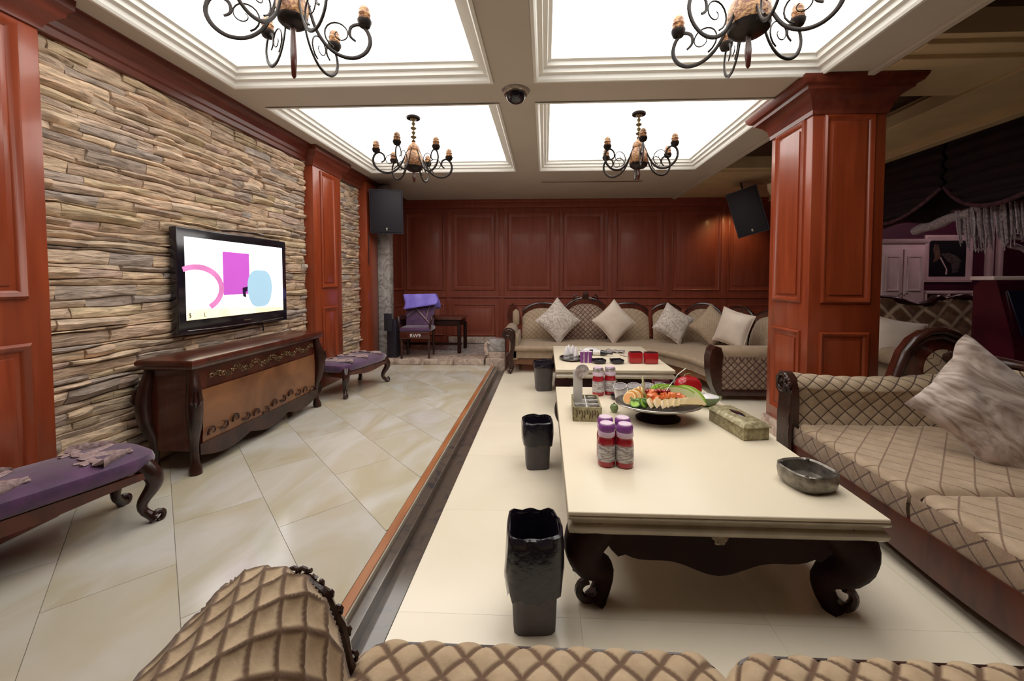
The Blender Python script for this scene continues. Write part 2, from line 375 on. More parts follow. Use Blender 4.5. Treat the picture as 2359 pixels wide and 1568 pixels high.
# walls
WB = struct('wall_back', MB().box(-3.1, 4.7, YB, YB+.15, RF-.2, H+.1), 'mahogany_back')
PX = [(-2.80, -2.04), (-1.86, -.99), (-.76, .12), (.35, 1.18), (1.41, 2.29), (2.50, 3.42), (3.59, 4.5)]
PR = [(0, 0), (0, .020), (.012, .026), (.024, .018), (.034, .004)]
for x0, x1 in PX:
    for z0, z1 in ((1.16, 2.71), (.24, .88)):
        p = MB(); p.box(x0+.03, x1-.03, YB-.006, YB+.01, z0+.03, z1-.03).frame((0, YB, 0), (1, 0, 0), (0, 0, 1), (0, -1, 0), x0, x1, z0, z1, PR)
        p.rbox(x0+.09, x1-.09, YB-.014, YB, z0+.09, z1-.09, .012)
        p.build('panel', 'mahogany_back', WB)
rl = MB(); rl.rbox(-2.9, 4.6, YB-.03, YB+.01, 1.02-.015, 1.02+.015, .008); rl.rbox(-2.9, 4.6, YB-.05, YB+.01, 2.80, 2.965, .02); rl.rbox(-2.9, 4.6, YB-.08, YB+.01, 2.90, 2.965, .02)
for (a, b), (c, d) in zip(PX[:-1], PX[1:]):
    rl.rbox((b+c)/2-.055, (b+c)/2+.055, YB-.016, YB+.01, .2, 2.82, .008)
rl.build('rail', 'mahogany_back', WB)
struct('wall_front', MB().box(-3.1, 8.2, -1.25, -1.1, RF-.2, H+.1), 'mahogany_dark')
struct('wall_right', MB().box(8.0, 8.15, -1.2, 8.2, RF-.2, H+.1), 'maroon_wall')
struct('wall_alcove', MB().box(4.62, 8.1, 6.6, 6.75, RF-.2, H+.1).box(4.62, 4.72, 6.6, 8.1, RF-.2, H+.1), 'maroon_wall')
# left wall: stacked ledge stone between mahogany pilasters
WL = struct('wall_left', MB().box(-3.15, XW-.005, -1.1, YB+.05, -.25, H+.1), 'grout')
random.seed(11)
TONES = [(.62, .45, .31), (.68, .50, .36), (.56, .40, .28), (.64, .49, .35), (.50, .36, .26), (.42, .33, .27), (.70, .52, .36), (.60, .45, .34), (.46, .38, .33), (.60, .46, .30), (.55, .39, .31), (.66, .47, .33), (.66, .50, .37)]
def row_edge(k, y):
    return zs[k]+(0 if k in (0, len(zs)-1) else .026*noise.noise((y*1.9, k*.9, .3))+.016*noise.noise((y*5, k*5.7, 2.)))
zs = [0.]
while zs[-1] < 2.84: zs.append(zs[-1]+random.choice((.035, .045, .055, .06, .07)))
zs[-1] = 2.88
stones = []
for ya, yb in ((2.18, 4.80), (5.52, 6.22)):
    for k in range(len(zs)-1):
        y = ya-random.random()*.3
        while y < yb:
            ln = random.choice((.14, .2, .26, .33, .4, .5))*random.uniform(.85, 1.15)
            if ya > 5: ln *= .6
            y0, y1 = max(y, ya), min(y+ln, yb); y += ln
            if y1-y0 < .05: continue
            d = random.choice((.012, .022, .03, .04, .055)); n = 5; tilt = random.uniform(-.012, .012); sl = random.uniform(-.012, .02)
            v = []; e0 = random.uniform(-.012, .012); e1 = random.uniform(-.012, .012)
            for i in range(n):
                t = i/(n-1); yy = y0+.0015+(y1-y0-.003)*t; lo, hi = row_edge(k, yy)+.002, row_edge(k+1, yy)-.002
                if hi-lo < .008: hi = lo+.008
                ee = e0 if i == 0 else (e1 if i == n-1 else 0)
                edge = .55 if i in (0, n-1) else 1
                for w_, q in ((0, 0), (.10, .55), (.55, 1.), (.93, .85), (1., .25)):
                    z = lo+(hi-lo)*w_; x = XW+max(.002, d*q*edge+tilt*(t-.5)+sl*(w_-.5)+.007*noise.noise((yy*9, z*25, k*1.3)))
                    v.append((x, yy+ee*(w_-.5), z))
            nb = len(v)
            for i in range(n):
                v.append((XW-.01, v[i*5][1], v[i*5][2])); v.append((XW-.01, v[i*5+4][1], v[i*5+4][2]))
            f = []
            for i in range(n-1):
                for j in range(4): f.append((i*5+j, (i+1)*5+j, (i+1)*5+j+1, i*5+j+1))
                f.append((i*5, nb+2*i, nb+2*i+2, i*5+5)); f.append((i*5+4, i*5+9, nb+2*i+3, nb+2*i+1))
            f.append((0, 1, 2, 3, 4, nb+1, nb)); q = (n-1)*5; f.append((q, nb+2*n-2, nb+2*n-1, q+4, q+3, q+2, q+1))
            c = random.choice(TONES); j = random.uniform(.85, 1.12)
            stones.append(((y1-y0)*(zs[k+1]-zs[k])/(y0+.2)**3, v, f, tuple(x*j for x in c)))
stones.sort(key=lambda s_: -s_[0])
for s_ in stones[:300]: MB().add(s_[1], s_[2], col=s_[3]).build('stone', 'ledge_stone', WL, 35)
rest = MB()
for s_ in stones[300:]: rest.add(s_[1], s_[2], col=s_[3])
if rest.v: tag(rest.build('small_stones', 'ledge_stone', WL, 35), kind='stuff')
# crown moulding on the left wall
cm = MB(); prof = [(XW, 2.775), (XW+.055, 2.78), (XW+.06, 2.82), (XW+.075, 2.83), (XW+.08, 2.865), (XW+.12, 2.90), (XW+.15, 2.915), (XW+.16, 2.955), (XW+.175, 2.965), (XW, 2.965)]
cm.loft([[(x, y, z) for x, z in prof] for y in (-1.1, YB-.08)])
struct('trim_9', cm, 'mahogany_crown', label='dark mahogany crown moulding above the stone wall')
PF = [(0, 0), (0, .014), (.014, .024), (.030, .016), (.046, -.0)]
def pilaster(name, y0, y1, x1, label, m='mahogany', panels=((1.26, 2.72), (.14, 1.02)), inset=.09, base=0., cap=True, zb=0.):
    p = MB(); p.rbox(XW-.02, x1, y0, y1, base, 2.90, .006); o = struct(name, p, m, 40, label)
    for z0, z1 in panels:
        q = MB(); q.frame((x1, 0, 0), (0, 1, 0), (0, 0, 1), (1, 0, 0), y0+inset, y1-inset, z0, z1, PF)
        q.rbox(x1-.004, x1+.008, y0+inset+.07, y1-inset-.07, z0+.07, z1-.07, .006); q.build('panel', m, o)
    if cap:
        c = MB(); c.rect_loft(XW-.01, x1, y0, y1, [(.0, 2.74), (.012, 2.745), (.014, 2.77), (.03, 2.80), (.055, 2.83), (.075, 2.85), (.08, 2.88), (.10, 2.90), (.105, 2.962)])
        c.build('capital', 'mahogany_crown', o)
    return o
pilaster('trim_10', .9, 2.165, -2.80, 'mahogany panelled pilaster at the near end of the stone wall', inset=.10)
pilaster('trim_11', 4.80, 5.46, -2.80, 'mahogany panelled pilaster between the two stretches of stone', inset=.15)
pilaster('trim_12', 6.22, 6.62, -2.78, 'plain mahogany pilaster in the stage corner', panels=(), cap=False)
pilaster('trim_13', 6.62, 8.09, -2.86, 'mahogany side panelling over the stage', 'mahogany_back', panels=((1.16, 2.71), (.24, .88)), cap=False)
mp_ = struct('trim_14', MB().rbox(-2.80, -2.60, 6.66, 6.84, .092, 2.94, .008), 'marble_grey', 40, 'grey veined marble pier on the stage')

# free-standing mahogany column
cx0, cx1, cy0, cy1 = 2.18, 2.76, 3.44, 4.04
CO = tag(thing('wood_column', 'square mahogany column with framed panels and stepped capital', 'column', (0, 0, 0)))
MB().rbox(cx0, cx1, cy0, cy1, .03, 2.80, .008).build('shaft', 'mahogany', CO)
for (o, u, n, a0, a1) in (((0, cy0, 0), (1, 0, 0), (0, -1, 0), cx0, cx1), ((cx0, 0, 0), (0, 1, 0), (-1, 0, 0), cy0, cy1), ((0, cy1, 0), (1, 0, 0), (0, 1, 0), cx0, cx1), ((cx1, 0, 0), (0, 1, 0), (1, 0, 0), cy0, cy1)):
    for z0, z1 in ((1.17, 2.70), (.16, .93)):
        q = MB(); q.frame(o, u, (0, 0, 1), n, a0+.09, a1-.09, z0, z1, PF); O_ = Vector(o)+Vector(n)*.004
        c = [O_+Vector(u)*a+Vector((0, 0, z)) for a, z in ((a0+.16, z0+.07), (a1-.16, z0+.07), (a1-.16, z1-.07), (a0+.16, z1-.07))]
        q.loft([[x-Vector(n)*.006 for x in c], [x+Vector(n)*.006 for x in c]]); q.build('panel', 'mahogany', CO)
MB().rect_loft(cx0, cx1, cy0, cy1, [(.0, 2.70), (.012, 2.705), (.014, 2.74), (.02, 2.745), (.03, 2.79), (.06, 2.83), (.10, 2.86), (.115, 2.865), (.12, 2.89), (.15, 2.90), (.17, 2.935), (.175, 2.955)]).build('capital', 'mahogany_crown', CO)
MB().rect_loft(cx0, cx1, cy0, cy1, [(.03, RF), (.03, .03), (.022, .045), (.0, .05)]).build('plinth', 'marble_block', CO)

#OBJECTS
# ================================================================== OBJECTS
# ---------------------------------------------------------------- television
T = thing('television', 'flat black television hung on the stone wall with a bright screen', 'television', (XW+.045, 3.63, .93))
MB().rbox(0, .06, -.655, .655, 0, .845, .012).build('bezel', 'black_gloss', T)
MB().rbox(-.045, .01, -.2, .2, .25, .6, .01).build('wall_bracket', 'black_plastic', T)
SC = MB().box(.058, .0625, -.585, .585, .112, .772).build('screen', 'screen_white', T, 0)
def flat(name, poly, m, d=.0008, off=0.):
    MB().prism(poly, lambda u, v, e: (.0625+off+e, u, v), 0, d).build(name, m, SC, 0)
flat('picture_block', [(-.215, .30), (.10, .30), (.10, .68), (-.215, .68)], 'screen_magenta')
arc = [(-.52+.30*math.cos(a)*.9+.04, .36+.20*math.sin(a)) for a in [R(x) for x in range(120, -61, -12)]]
arc2 = [(-.52+.25*math.cos(a)*.9+.03, .36+.155*math.sin(a)) for a in [R(x) for x in range(-60, 121, 12)]]
flat('picture_arc', arc+arc2, 'screen_pink', .0008, .001)
blob = [(.24+.17*abs(math.cos(a))**.6*(1 if math.cos(a) > 0 else -1), .37+(.16 if math.sin(a) > 0 else .20)*math.sin(a)) for a in [2*PI*i/30 for i in range(30)]]
flat('picture_blob', blob, 'screen_blue', .0008, .002)
flat('picture_mark', [(.005, .36), (.07, .37), (.065, .33), (.04, .32), (.05, .27), (.01, .28)], 'screen_dark', .0008, .003)
flat('picture_band', [(-.585, .112), (.585, .112), (.585, .145), (.2, .165), (-.585, .20)], 'screen_yellow')
for nm, body, u, v, s_ in (('caption', '$', -.572, .135, .05), ('caption', 'L', -.43, .13, .05)):
    fc = bpy.data.curves.new('t', 'FONT'); fc.body = body; fc.size = s_; fc.extrude = .0004; to = bpy.data.objects.new('t', fc); COL.objects.link(to)
    dg = bpy.context.evaluated_depsgraph_get(); me = bpy.data.meshes.new_from_object(to.evaluated_get(dg)); bpy.data.objects.remove(to)
    me.transform(Matrix(((0, 0, 1, .0665), (1, 0, 0, u), (0, 1, 0, v), (0, 0, 0, 1)))); me.materials.clear(); me.materials.append(M['screen_dark'])
    o = bpy.data.objects.new(nm, me); COL.objects.link(o); o.parent = SC
MB().rbox(.058, .0635, .02, .11, .052, .064, .001).build('badge', 'silver', T)
MB().tube([(.06, -.58, .03), (.066, -.3, .022), (.068, 0, .02), (.066, .3, .022), (.06, .58, .03)], .004, 6).build('lower_trim', 'pewter', T)
MB().tube([(.03, .30, .0), (.035, .31, -.04), (.03, .315, -.085)], .006, 6).build('cable', 'black_plastic', T)
# ---------------------------------------------------------------- television cabinet
T = thing('television_cabinet', 'long dark bombe cabinet with carved feet under the television', 'cabinet', (-2.605, 3.44, 0))
L2_, D2 = .79, .17
def swell(z): return .018*math.sin(PI*min(1, max(0, (z-.14)/.56)))
rings = []
for z in (.16, .22, .3, .4, .5, .6, .68, .73): rings.append([(x, y, z) for x, y in ((-D2, -L2_+.03), (D2-.03+swell(z), -L2_+.03), (D2-.03+swell(z), L2_-.03), (-D2, L2_-.03))])
MB().loft(rings).build('body', 'mahogany_dark', T)
fp = MB(); rr = []
for z in (.20, .28, .38, .48, .58): rr.append([(D2-.012+swell(z)+.004*math.cos(y*4), y, z) for y in [-L2_+.09+i*(2*L2_-.18)/12 for i in range(13)]])
fp.loft(rr, closed=False); fp.build('front_panel', 'cabinet_front', T)
tp = MB(); tp.rect_loft(-D2, D2+.01, -L2_, L2_, [(-.03, .73), (.0, .74), (.012, .75), (.016, .765), (.03, .775), (.032, .795), (.022, .81), (.0, .815)]); tp.build('top', 'mahogany_dark', T)
sp_ = MB(); n = 30; up_ = []; lo_ = []
for i in range(n+1):
    y = -L2_+.06+(2*L2_-.12)*i/n; t = i/n; up_.append((y, .20)); lo_.append((y, .125-.05*abs(math.sin(3*PI*t))-.02*(1-abs(2*t-1))))
sp_.prism(up_+lo_[::-1], lambda u, v, d: (D2-.02+d, u, v), 0, .022).build('apron', 'carved_wood', T)
for sx in (-1, 1):
    for sy in (-1, 1):
        lg = MB(); x, y = sx*(D2-.012), sy*(L2_-.03)
        pts = []; rad = []
        for i in range(19):
            t = i/18; z = .74*t; k_ = .030*math.sin(PI*min(1, max(0, (t-.35)/.6)))-.014*math.sin(PI*min(1, t/.45)); pts.append((x+sx*k_*.9, y+sy*k_*.7, z)); rad.append((.040 if t < .06 else .027 if t < .3 else .027+.022*math.sin(PI*(t-.3)/.7)))
        lg.tube(pts, rad, 10); o = lg.build('leg', 'carved_wood', T)
        c = MB()
        for q in range(7):
            a = 2*PI*q/7; c.tube([(x+sx*.045+.012*math.cos(a), y+sy*.03+.012*math.sin(a), .47), (x+sx*.052+.03*math.cos(a), y+sy*.036+.03*math.sin(a), .53), (x+sx*.05+.022*math.cos(a), y+sy*.034+.022*math.sin(a), .60)], [.004, .013, .005], 6)
        c.build('acanthus', 'carved_wood', o)
gc = MB(); random.seed(3)
for i in range(46):
    t = i/45; y = -L2_+.16+(2*L2_-.32)*t; z = .665+.018*math.sin(t*40)
    gc.tube(spiral((D2+.012, y, z), .024, .006, R(90*(i % 4)), R(90*(i % 4)+330*(-1)**i), 9, 'yz'), .0045, 5)
tag(gc.build('carved_garland', 'gilt', T), kind='stuff')
for i in range(12):
    y = -L2_+.16+(2*L2_-.32)*i/11; MB().tube(spiral((D2+.012, y, .26+.02*math.sin(i)), .045, .008, R(200), R(200-(-1)**i*300), 10, 'yz'), [.009-.0005*j for j in range(11)], 6).build('carved_scroll', 'carved_wood', T)
# ---------------------------------------------------------------- purple benches
def bench(name, label, loc, rz, L_, W_, hh):
    T = thing(name, label, 'bench', loc, rz, 'purple upholstered benches'); a, b = L_/2, W_/2
    s_ = MB(); rings = []; n = 40
    for o, z in ((.0, hh-.10), (.02, hh-.085), (.028, hh-.05), (.018, hh-.02), (-.02, hh), (-.08, hh+.012), (-.16, hh+.016)):
        ring = []
        for j in range(n):
            t = 2*PI*j/n; k_ = (abs(math.cos(t))**5+abs(math.sin(t))**5)**(-.2); ring.append(((a+o)*k_*math.cos(t), (b+o*min(1, b/.2))*k_*math.sin(t), z))
        rings.append(ring)
    s_.loft(rings); st_ = s_.build('seat', 'purple_velvet', T)
    def P(u, v): # point on the domed top
        e = max(0, 1-(abs(u)/a)**4)*max(0, 1-(abs(v)/b)**4); return (u, v, hh+.004+.014*e**.5-(.05 if abs(v) > b*.99 else 0))
    for sgn in (1, -1):
        for ph in (-.66, 0, .66):
            for dirn in (1, -1):
                pts = []
                for i in range(13):
                    t = i/12; pts.append(P(ph*a*1.0+dirn*(t-.5)*.36*a+.03*math.sin(t*9), sgn*(b*.97-abs(t-.5)*b*1.1) if dirn > 0 else sgn*(b*.05+abs(t-.5)*b*1.25)))
                MB().tube(pts, [.012+.018*math.sin(PI*i/12) for i in range(13)], 6, flat=.35).build('lace_trim', 'lace', st_)
    rl_ = MB(); up_, lo_ = [], []
    for i in range(25):
        t = i/24; up_.append((-a+.03+(L_-.06)*t, hh-.10)); lo_.append((-a+.03+(L_-.06)*t, hh-.155-.03*math.cos(2*PI*t)*-1*.6))
    for sy in (-1, 1): rl_.prism(up_+lo_[::-1], lambda u, v, d: (u, d, v), sy*(b-.015), sy*(b+.012))
    for sx in (-1, 1): rl_.rbox(sx*(a-.02)-.012, sx*(a-.02)+.012, -b+.03, b-.03, hh-.16, hh-.09, .005)
    rl_.build('frame', 'mahogany_dark', T)
    for sx in (-1, 1):
        for sy in (-1, 1):
            d = Vector((sx, sy, 0)).normalized(); m_ = MB()
            cabriole(m_, (sx*(a-.02), sy*(b-.015), .02), (sx*(a-.05), sy*(b-.035), hh-.08), d, .05, .022, .03); o = m_.build('leg', 'carved_wood', T)
            MB().tube(spiral((sx*(a-.005), sy*(b-.005), .035), .034, .012, R(-90), R(230), 12), .014, 7).build('scroll_foot', 'carved_wood', o)
    return T
bench('bench', 'purple velvet bench with silver lace trim in front of the panelled pilaster', (-2.575, 1.70, 0), R(68), 1.12, .40, .405)
bench('bench', 'purple bench with crinkled lilac cover beyond the television cabinet', (-2.40, 4.92, 0), R(78), .84, .44, .40)
# ---------------------------------------------------------------- tables
def coffee_table(label, x0, x1, y0, y1, zt):
    cx, cy = (x0+x1)/2, (y0+y1)/2; T = thing('coffee_table', label, 'table', (cx, cy, RF)); a, b = (x1-x0)/2, (y1-y0)/2; h = zt-RF
    tp = MB(); tp.rect_loft(-a, a, -b, b, [(-.05, h-.012), (-.012, h-.010), (-.004, h-.004), (-.008, h), (-.06, h)]); tp.box(-a+.05, a-.05, -b+.05, b-.05, h-.02, h)
    tp = MB(); tp.rbox(-a, a, -b, b, h-.018, h, .006, 3); tp.build('top', 'table_top', T)
    e = MB(); e.rect_loft(-a, a, -b, b, [(-.03, h-.105), (-.014, h-.102), (-.004, h-.092), (.0, h-.076), (-.006, h-.064), (-.016, h-.056), (-.016, h-.044), (-.004, h-.036), (.002, h-.026), (-.004, h-.0185)], cap=True); e.build('edge_moulding', 'table_edge', T)
    ap = MB(); n = 36
    for sy in (-1, 1):
        up_ = []; lo_ = []
        for i in range(n+1):
            t = i/n; up_.append((-a+.10+(2*a-.2)*t, h-.095)); s2 = abs(2*t-1)
            lo_.append((-a+.10+(2*a-.2)*t, h-.12-.17*(1-s2**2.2)-.02*math.cos(s2*9)*(s2 < .8)+(.03 if .74 < s2 < .86 else 0)*-1))
        ap.prism(up_+lo_[::-1], lambda u, v, d: (u, d, v), sy*(b-.10), sy*(b-.07))
    for sx in (-1, 1):
        up_ = []; lo_ = []
        for i in range(n+1):
            t = i/n; s2 = abs(2*t-1); up_.append((-b+.10+(2*b-.2)*t, h-.095)); lo_.append((-b+.10+(2*b-.2)*t, h-.115-.08*(1-s2**2.2)-.02*math.cos(s2*14)*(s2 < .8)))
        ap.prism(up_+lo_[::-1], lambda u, v, d: (d, u, v), sx*(a-.10), sx*(a-.07))
    o = ap.build('apron', 'dark_apron', T)
    rs = MB()
    for q in range(6):
        an = 2*PI*q/6; rs.tube([(0, -b+.068, h-.135), (.022*math.cos(an), -b+.058, h-.135+.022*math.sin(an)), (.034*math.cos(an), -b+.066, h-.135+.034*math.sin(an))], [.008, .014, .005], 6)
    rs.build('carved_rosette', 'table_edge', o)
    for sx in (-1, 1):
        for sy in (-1, 1):
            lg = MB(); d = Vector((sx*.85, sy*.5, 0)).normalized(); pts = []; rad = []; H_ = h-.095
            for i in range(17):
                t = i/16; z = H_*t; k_ = .065*math.sin(PI*min(1, max(0, (t-.38)/.62)))**1.0-.045*math.sin(PI*min(1, t/.5))
                pts.append((sx*(a-.13)+d.x*k_, sy*(b-.12)+d.y*k_, z)); rad.append(.055 if t < .05 else .044 if t < .25 else .048+.066*(t-.25)/.75)
            lg.tube(pts, rad, 12); o = lg.build('leg', 'dark_apron', T)
            ac = MB()
            for q in (-1, 0, 1):
                ac.tube([(sx*(a-.115)+q*.02, sy*(b-.10), H_*.80), (sx*(a-.065)+q*.024, sy*(b-.075), H_*.62), (sx*(a-.062)+q*.018, sy*(b-.075), H_*.48), (sx*(a-.085)+q*.01, sy*(b-.09), H_*.40)], [.012, .026, .024, .008], 8)
            ac.tube(spiral((sx*(a-.10), sy*(b-.11), .05), .055, .02, R(90 if sx > 0 else 90), R(90-sx*300), 14), .020, 8)
            ac.build('acanthus', 'carved_wood', o)
    return T
TZ = .38
coffee_table('cream stone-topped coffee table laden with a fruit platter', .10, 1.42, 1.68, 3.70, TZ)
coffee_table('cream coffee table in front of the long sofa by the panelled wall', .12, 1.42, 4.42, 6.02, TZ)
# ---------------------------------------------------------------- waste bins
def bin_(label, x, y, hgt, wd, liner_len, seed, bulge=1.):
    T = thing('waste_bin', label, 'bin', (x, y, RF), R(4*seed), 'waste bins beside the coffee tables'); r = wd/2
    MB().lathe([(r*.84, 0), (r*.85, .01), (r*1.0, hgt-.02), (r*1.03, hgt-.015), (r*1.03, hgt), (r*.97, hgt), (r*.80, .02), (.01, .02)], seg=28, sq=6).build('body', 'bin_grey', T)
    lm = MB(); rings = []; n = 44
    prof_ = [(.70, hgt*.35), (.86, hgt*.7), (.96, hgt-.01), (1.0, hgt+.012), (1.10, hgt+.006), (1.15, hgt-.03), (1.16, hgt-liner_len*.6), (1.10, hgt-liner_len)]
    for pi_, (rr, z) in enumerate(prof_):
        ring = []
        for j in range(n):
            t = 2*PI*j/n; c_, s_ = math.cos(t), math.sin(t); k_ = (abs(c_)**5+abs(s_)**5)**(-.2)
            nn = noise.noise((c_*2.2+seed*7, s_*2.2, z*9)); q = r*rr*k_*(1+.05*nn*bulge*(pi_ > 2))
            ring.append((q*c_, q*s_, z+(.035*noise.noise((c_*3+seed, s_*3, 4)) if pi_ >= 6 else .012*nn)*bulge))
        rings.append(ring)
    lm.loft(rings, cap=False).build('bag_liner', 'liner', T, 50)
    return T
bin_('grey plastic waste bin with long black bag beside the near table leg', -.045, 1.69, .41, .21, .25, 1, 1.5)
bin_('small grey waste bin with shiny black bag beside the fruit platter table', -.06, 3.14, .36, .21, .16, 2)
bin_('dark waste bin at the corner of the far coffee table', -.02, 5.36, .37, .24, .06, 3)
# ---------------------------------------------------------------- sofas
def arc_tube(mb, pts, r, seg=8, flat=1.): mb.tube(pts, r, seg, flat)
# near sofa: its seat front and rolled arm show at the bottom of the view
SN = thing('sofa', 'beige quilted sofa with rolled arm, facing the near coffee table', 'sofa', (.45, .62, RF))
def local(P, o): return (P[0]-o[0], P[1]-o[1], P[2]-o[2])
o_ = (.45, .62, RF)
fr = MB(); fr.rbox(-.93, 1.02, -.50, .44, .08, .27, .02); fr.build('frame', 'carved_wood', SN)
for sx, sy in ((-.88, .38), (.97, .38), (-.88, -.45), (.97, -.45)):
    cabriole(MB(), (sx, sy, .015), (sx, sy, .12), Vector((1 if sx > 0 else -1, 1 if sy > 0 else -1, 0)).normalized(), .045, .03, .04).build('leg', 'carved_wood', SN)
def seat_cushion(parent, x0, x1, y0, y1, z0, z1, m, cell, amp, pipe=True, rc=.06, axis='y', nu=None, nv=None):
    """rounded slab with quilted top that rolls over the front edge; front is +y (axis y) or -x (axis x)"""
    mb = MB(); th = z1-z0
    U = (x1-x0) if axis == 'y' else (y1-y0); D = (y1-y0) if axis == 'y' else (x1-x0); V = D+th
    def fn(s_, t):
        d = t*V; r = min(.05, th*.45)
        if d < D-r: q, z = d, z1
        elif d < D-r+r*PI/2: a = (d-D+r)/r; q, z = D-r+r*math.sin(a), z1-r+r*math.cos(a)
        else: q, z = D, z1-r-(d-(D-r+r*PI/2))*(th-r)/(V-(D-r+r*PI/2))
        edge = min(s_, 1-s_)*U; c = max(0, 1-edge/rc); q -= rc*.55*c*c*(q/D)
        z -= .035*c**3
        return (x0+s_*U, y0+q, z) if axis == 'y' else (x1-q, y0+s_*U, z)
    mb.patch(fn, nu or int(U/cell*11), nv or int(V/cell*11), U, V, cell, amp, flip=(axis == 'x'))
    o = mb.build('seat_cushion', m, parent, 60)
    MB().rbox(*((x0+.01, x1-.01, y0, y1-.03, z0, z1-.03) if axis == 'y' else (x0+.03, x1, y0+.01, y1-.01, z0, z1-.03)), .02).build('cushion_core', 'beige_fabric', o)
    if pipe:
        pts = [Vector(fn(i/40, (D-.012)/V))+Vector((0, 0, .004)) for i in range(41)]
        MB().tube(pts, .006, 6).build('piping', 'carved_wood', o)
    return o
seat_cushion(SN, -.98, .035, -.30, .50, .27, .425, 'quilt_near', .105, .014, rc=.09)
seat_cushion(SN, .045, 1.02, -.30, .50, .27, .425, 'quilt_near', .105, .014, rc=.09)
bk = MB(); bk.patch(lambda s_, t: (-.98+2.0*s_, -.30-.10*t-.05*math.sin(PI*t), .43+.36*t), 120, 24, 2.0, .38, .105, .013); bk.build('backrest', 'quilt_near', SN, 60)
MB().rbox(-1.0, 1.04, -.50, -.40, .2, .80, .03).build('back_frame', 'carved_wood', SN)
def near_arm(xc, rx, parent):
    # barrel arm, runs along y; cross-section over an arch
    zt = .765; U = .74; V = 1.25
    def fn(s_, t):
        a = PI*(1-t); y = .40-s_*.70; c, s2 = math.cos(a), math.sin(a); k_ = (abs(c)**2.6+abs(s2)**2.6)**(-1/2.6)
        end = max(0, 1-s_/.14); sh = 1-.16*end**2
        return (xc+rx*k_*c*sh*(1+.12*(1-s2)), y, .12+(zt-.12)*k_*s2*sh-.06*max(0, s_-.2))
    m_ = MB(); m_.patch(fn, 84, 140, U, V, .105, .018, flip=True); o = m_.build('armrest', 'quilt_near', parent, 60)
    fpn = MB(); ring = [fn(0, i/36) for i in range(37)]; fpn.prism([(p[0], p[2]) for p in ring], lambda u, v, d: (u, d, v), .385, .41); fpn.build('arm_front', 'carved_wood', o)
    MB().tube([(p[0], .405, p[2]) for p in ring], [.013+.004*math.sin(i*1.9) for i in range(37)], 8).build('arm_trim', 'carved_wood', o)
    core = MB(); core.loft([[(xc+(fn(s_, i/20)[0]-xc)*.93, fn(s_, i/20)[1], fn(s_, i/20)[2]*.97) for i in range(21)] for s_ in (.03, .5, 1)]); core.build('arm_core', 'beige_fabric', o)
    for i in range(9):
        p = fn(0, .50+.045*i); MB().tube(spiral((p[0], .415, p[2]+.006), .018, .005, R(40*i), R(40*i+330), 8), .006, 6).build('carved_leaf', 'carved_wood', o)
near_arm(-1.13, .20, SN)

# right sofa
SR = thing('sofa', 'tan diamond-quilted sofa with a big crinkled cushion beside the near coffee table', 'sofa', (2.3, 2.1, RF))
# local: x: -.5 .. .7 ; y: -.95 .. 1.05 ; seat z .42
seat_cushion(SR, -.48, .50, -.055, .90, .27, .425, 'quilt_seat', .17, .006, False, axis='x', nu=70, nv=90)
seat_cushion(SR, -.48, .50, -1.0, -.065, .27, .425, 'quilt_seat', .17, .006, False, axis='x', nu=70, nv=90)
for y0, y1 in ((-.05, .90), (-1.0, -.07)):
    b_ = MB(); b_.patch(lambda s_, t: (-.492-.006*math.sin(PI*t), y0+(y1-y0)*s_, .27+.13*t), 80, 12, y1-y0, .13, .12, .003, flip=True); b_.build('seat_front', 'quilt_band', SR, 60)
rl_ = MB(); up_, lo_ = [], []
for i in range(31):
    t = i/30; up_.append((-1.0+2.0*t, .275)); lo_.append((-1.0+2.0*t, .12-.035*math.sin(PI*t)+.012*math.cos(10*t)))
rl_.prism(up_+lo_[::-1], lambda u, v, d: (d, u, v), -.505, -.45); rl_.rbox(-.46, .62, -1.0, 1.0, .14, .275, .02); rl_.build('frame', 'mahogany_dark', SR)
for sx, sy in ((-.45, .93), (-.45, -.95), (.55, .93), (.55, -.95)):
    cabriole(MB(), (sx, sy, .015), (sx, sy, .2), Vector((-1 if sx < 0 else 1, .6 if sy > 0 else -.6, 0)).normalized(), .06, .03, .042).build('leg', 'carved_wood', SR)
# far arm (quilted, rolls over), runs along x at y=.9..1.06
def ra(s_, t):
    d = t*.62
    if d < .28: y, z = .885+.02*math.sin(d/.28*PI), .40+d
    else:
        a = (d-.28)/.105; y, z = .985-.105*math.cos(min(a, PI)), .68+.085*math.sin(min(a, PI))
        if a > PI: z -= (a-PI)*.1
    drop = -.03*math.sin(PI*s_)
    return (-.47+1.05*s_, y, z+drop*min(1, t*2))
ar = MB(); ar.patch(ra, 110, 70, 1.05, .62, .118, .008, flip=False); a_ = ar.build('armrest', 'quilt_arm', SR, 60)
MB().rbox(-.46, .58, .91, 1.05, .2, .68, .03).build('arm_core', 'beige_fabric', a_)
ap_ = MB(); poly = [(.86, .14), (.875, .30), (.865, .45), (.86, .58), (.87, .68), (.90, .75), (.96, .785), (1.03, .775), (1.08, .72), (1.075, .64), (1.03, .60), (1.05, .45), (1.05, .14)]
ap_.prism(poly, lambda u, v, d: (d, u, v), -.515, -.465).build('arm_post', 'carved_wood', a_)
MB().tube(spiral((-.52, .975, .69), .085, .02, R(200), R(200-560), 30, 'yz'), .014, 8).build('arm_scroll', 'carved_wood', a_)
for i in range(8):
    an = 2*PI*i/8; MB().lathe([(.002, -.016), (.014, -.008), (.016, 0), (.010, .012), (.002, .016)], (-.53, .90+.028*math.cos(an), .715+.028*math.sin(an)), 8).build('carved_bead', 'carved_wood', a_)
tr = MB(); tr.tube([(-.522, .868, .16+.06*i) for i in range(9)], [.012+.005*(i % 2) for i in range(9)], 8); tr.build('post_carving', 'carved_wood', a_)
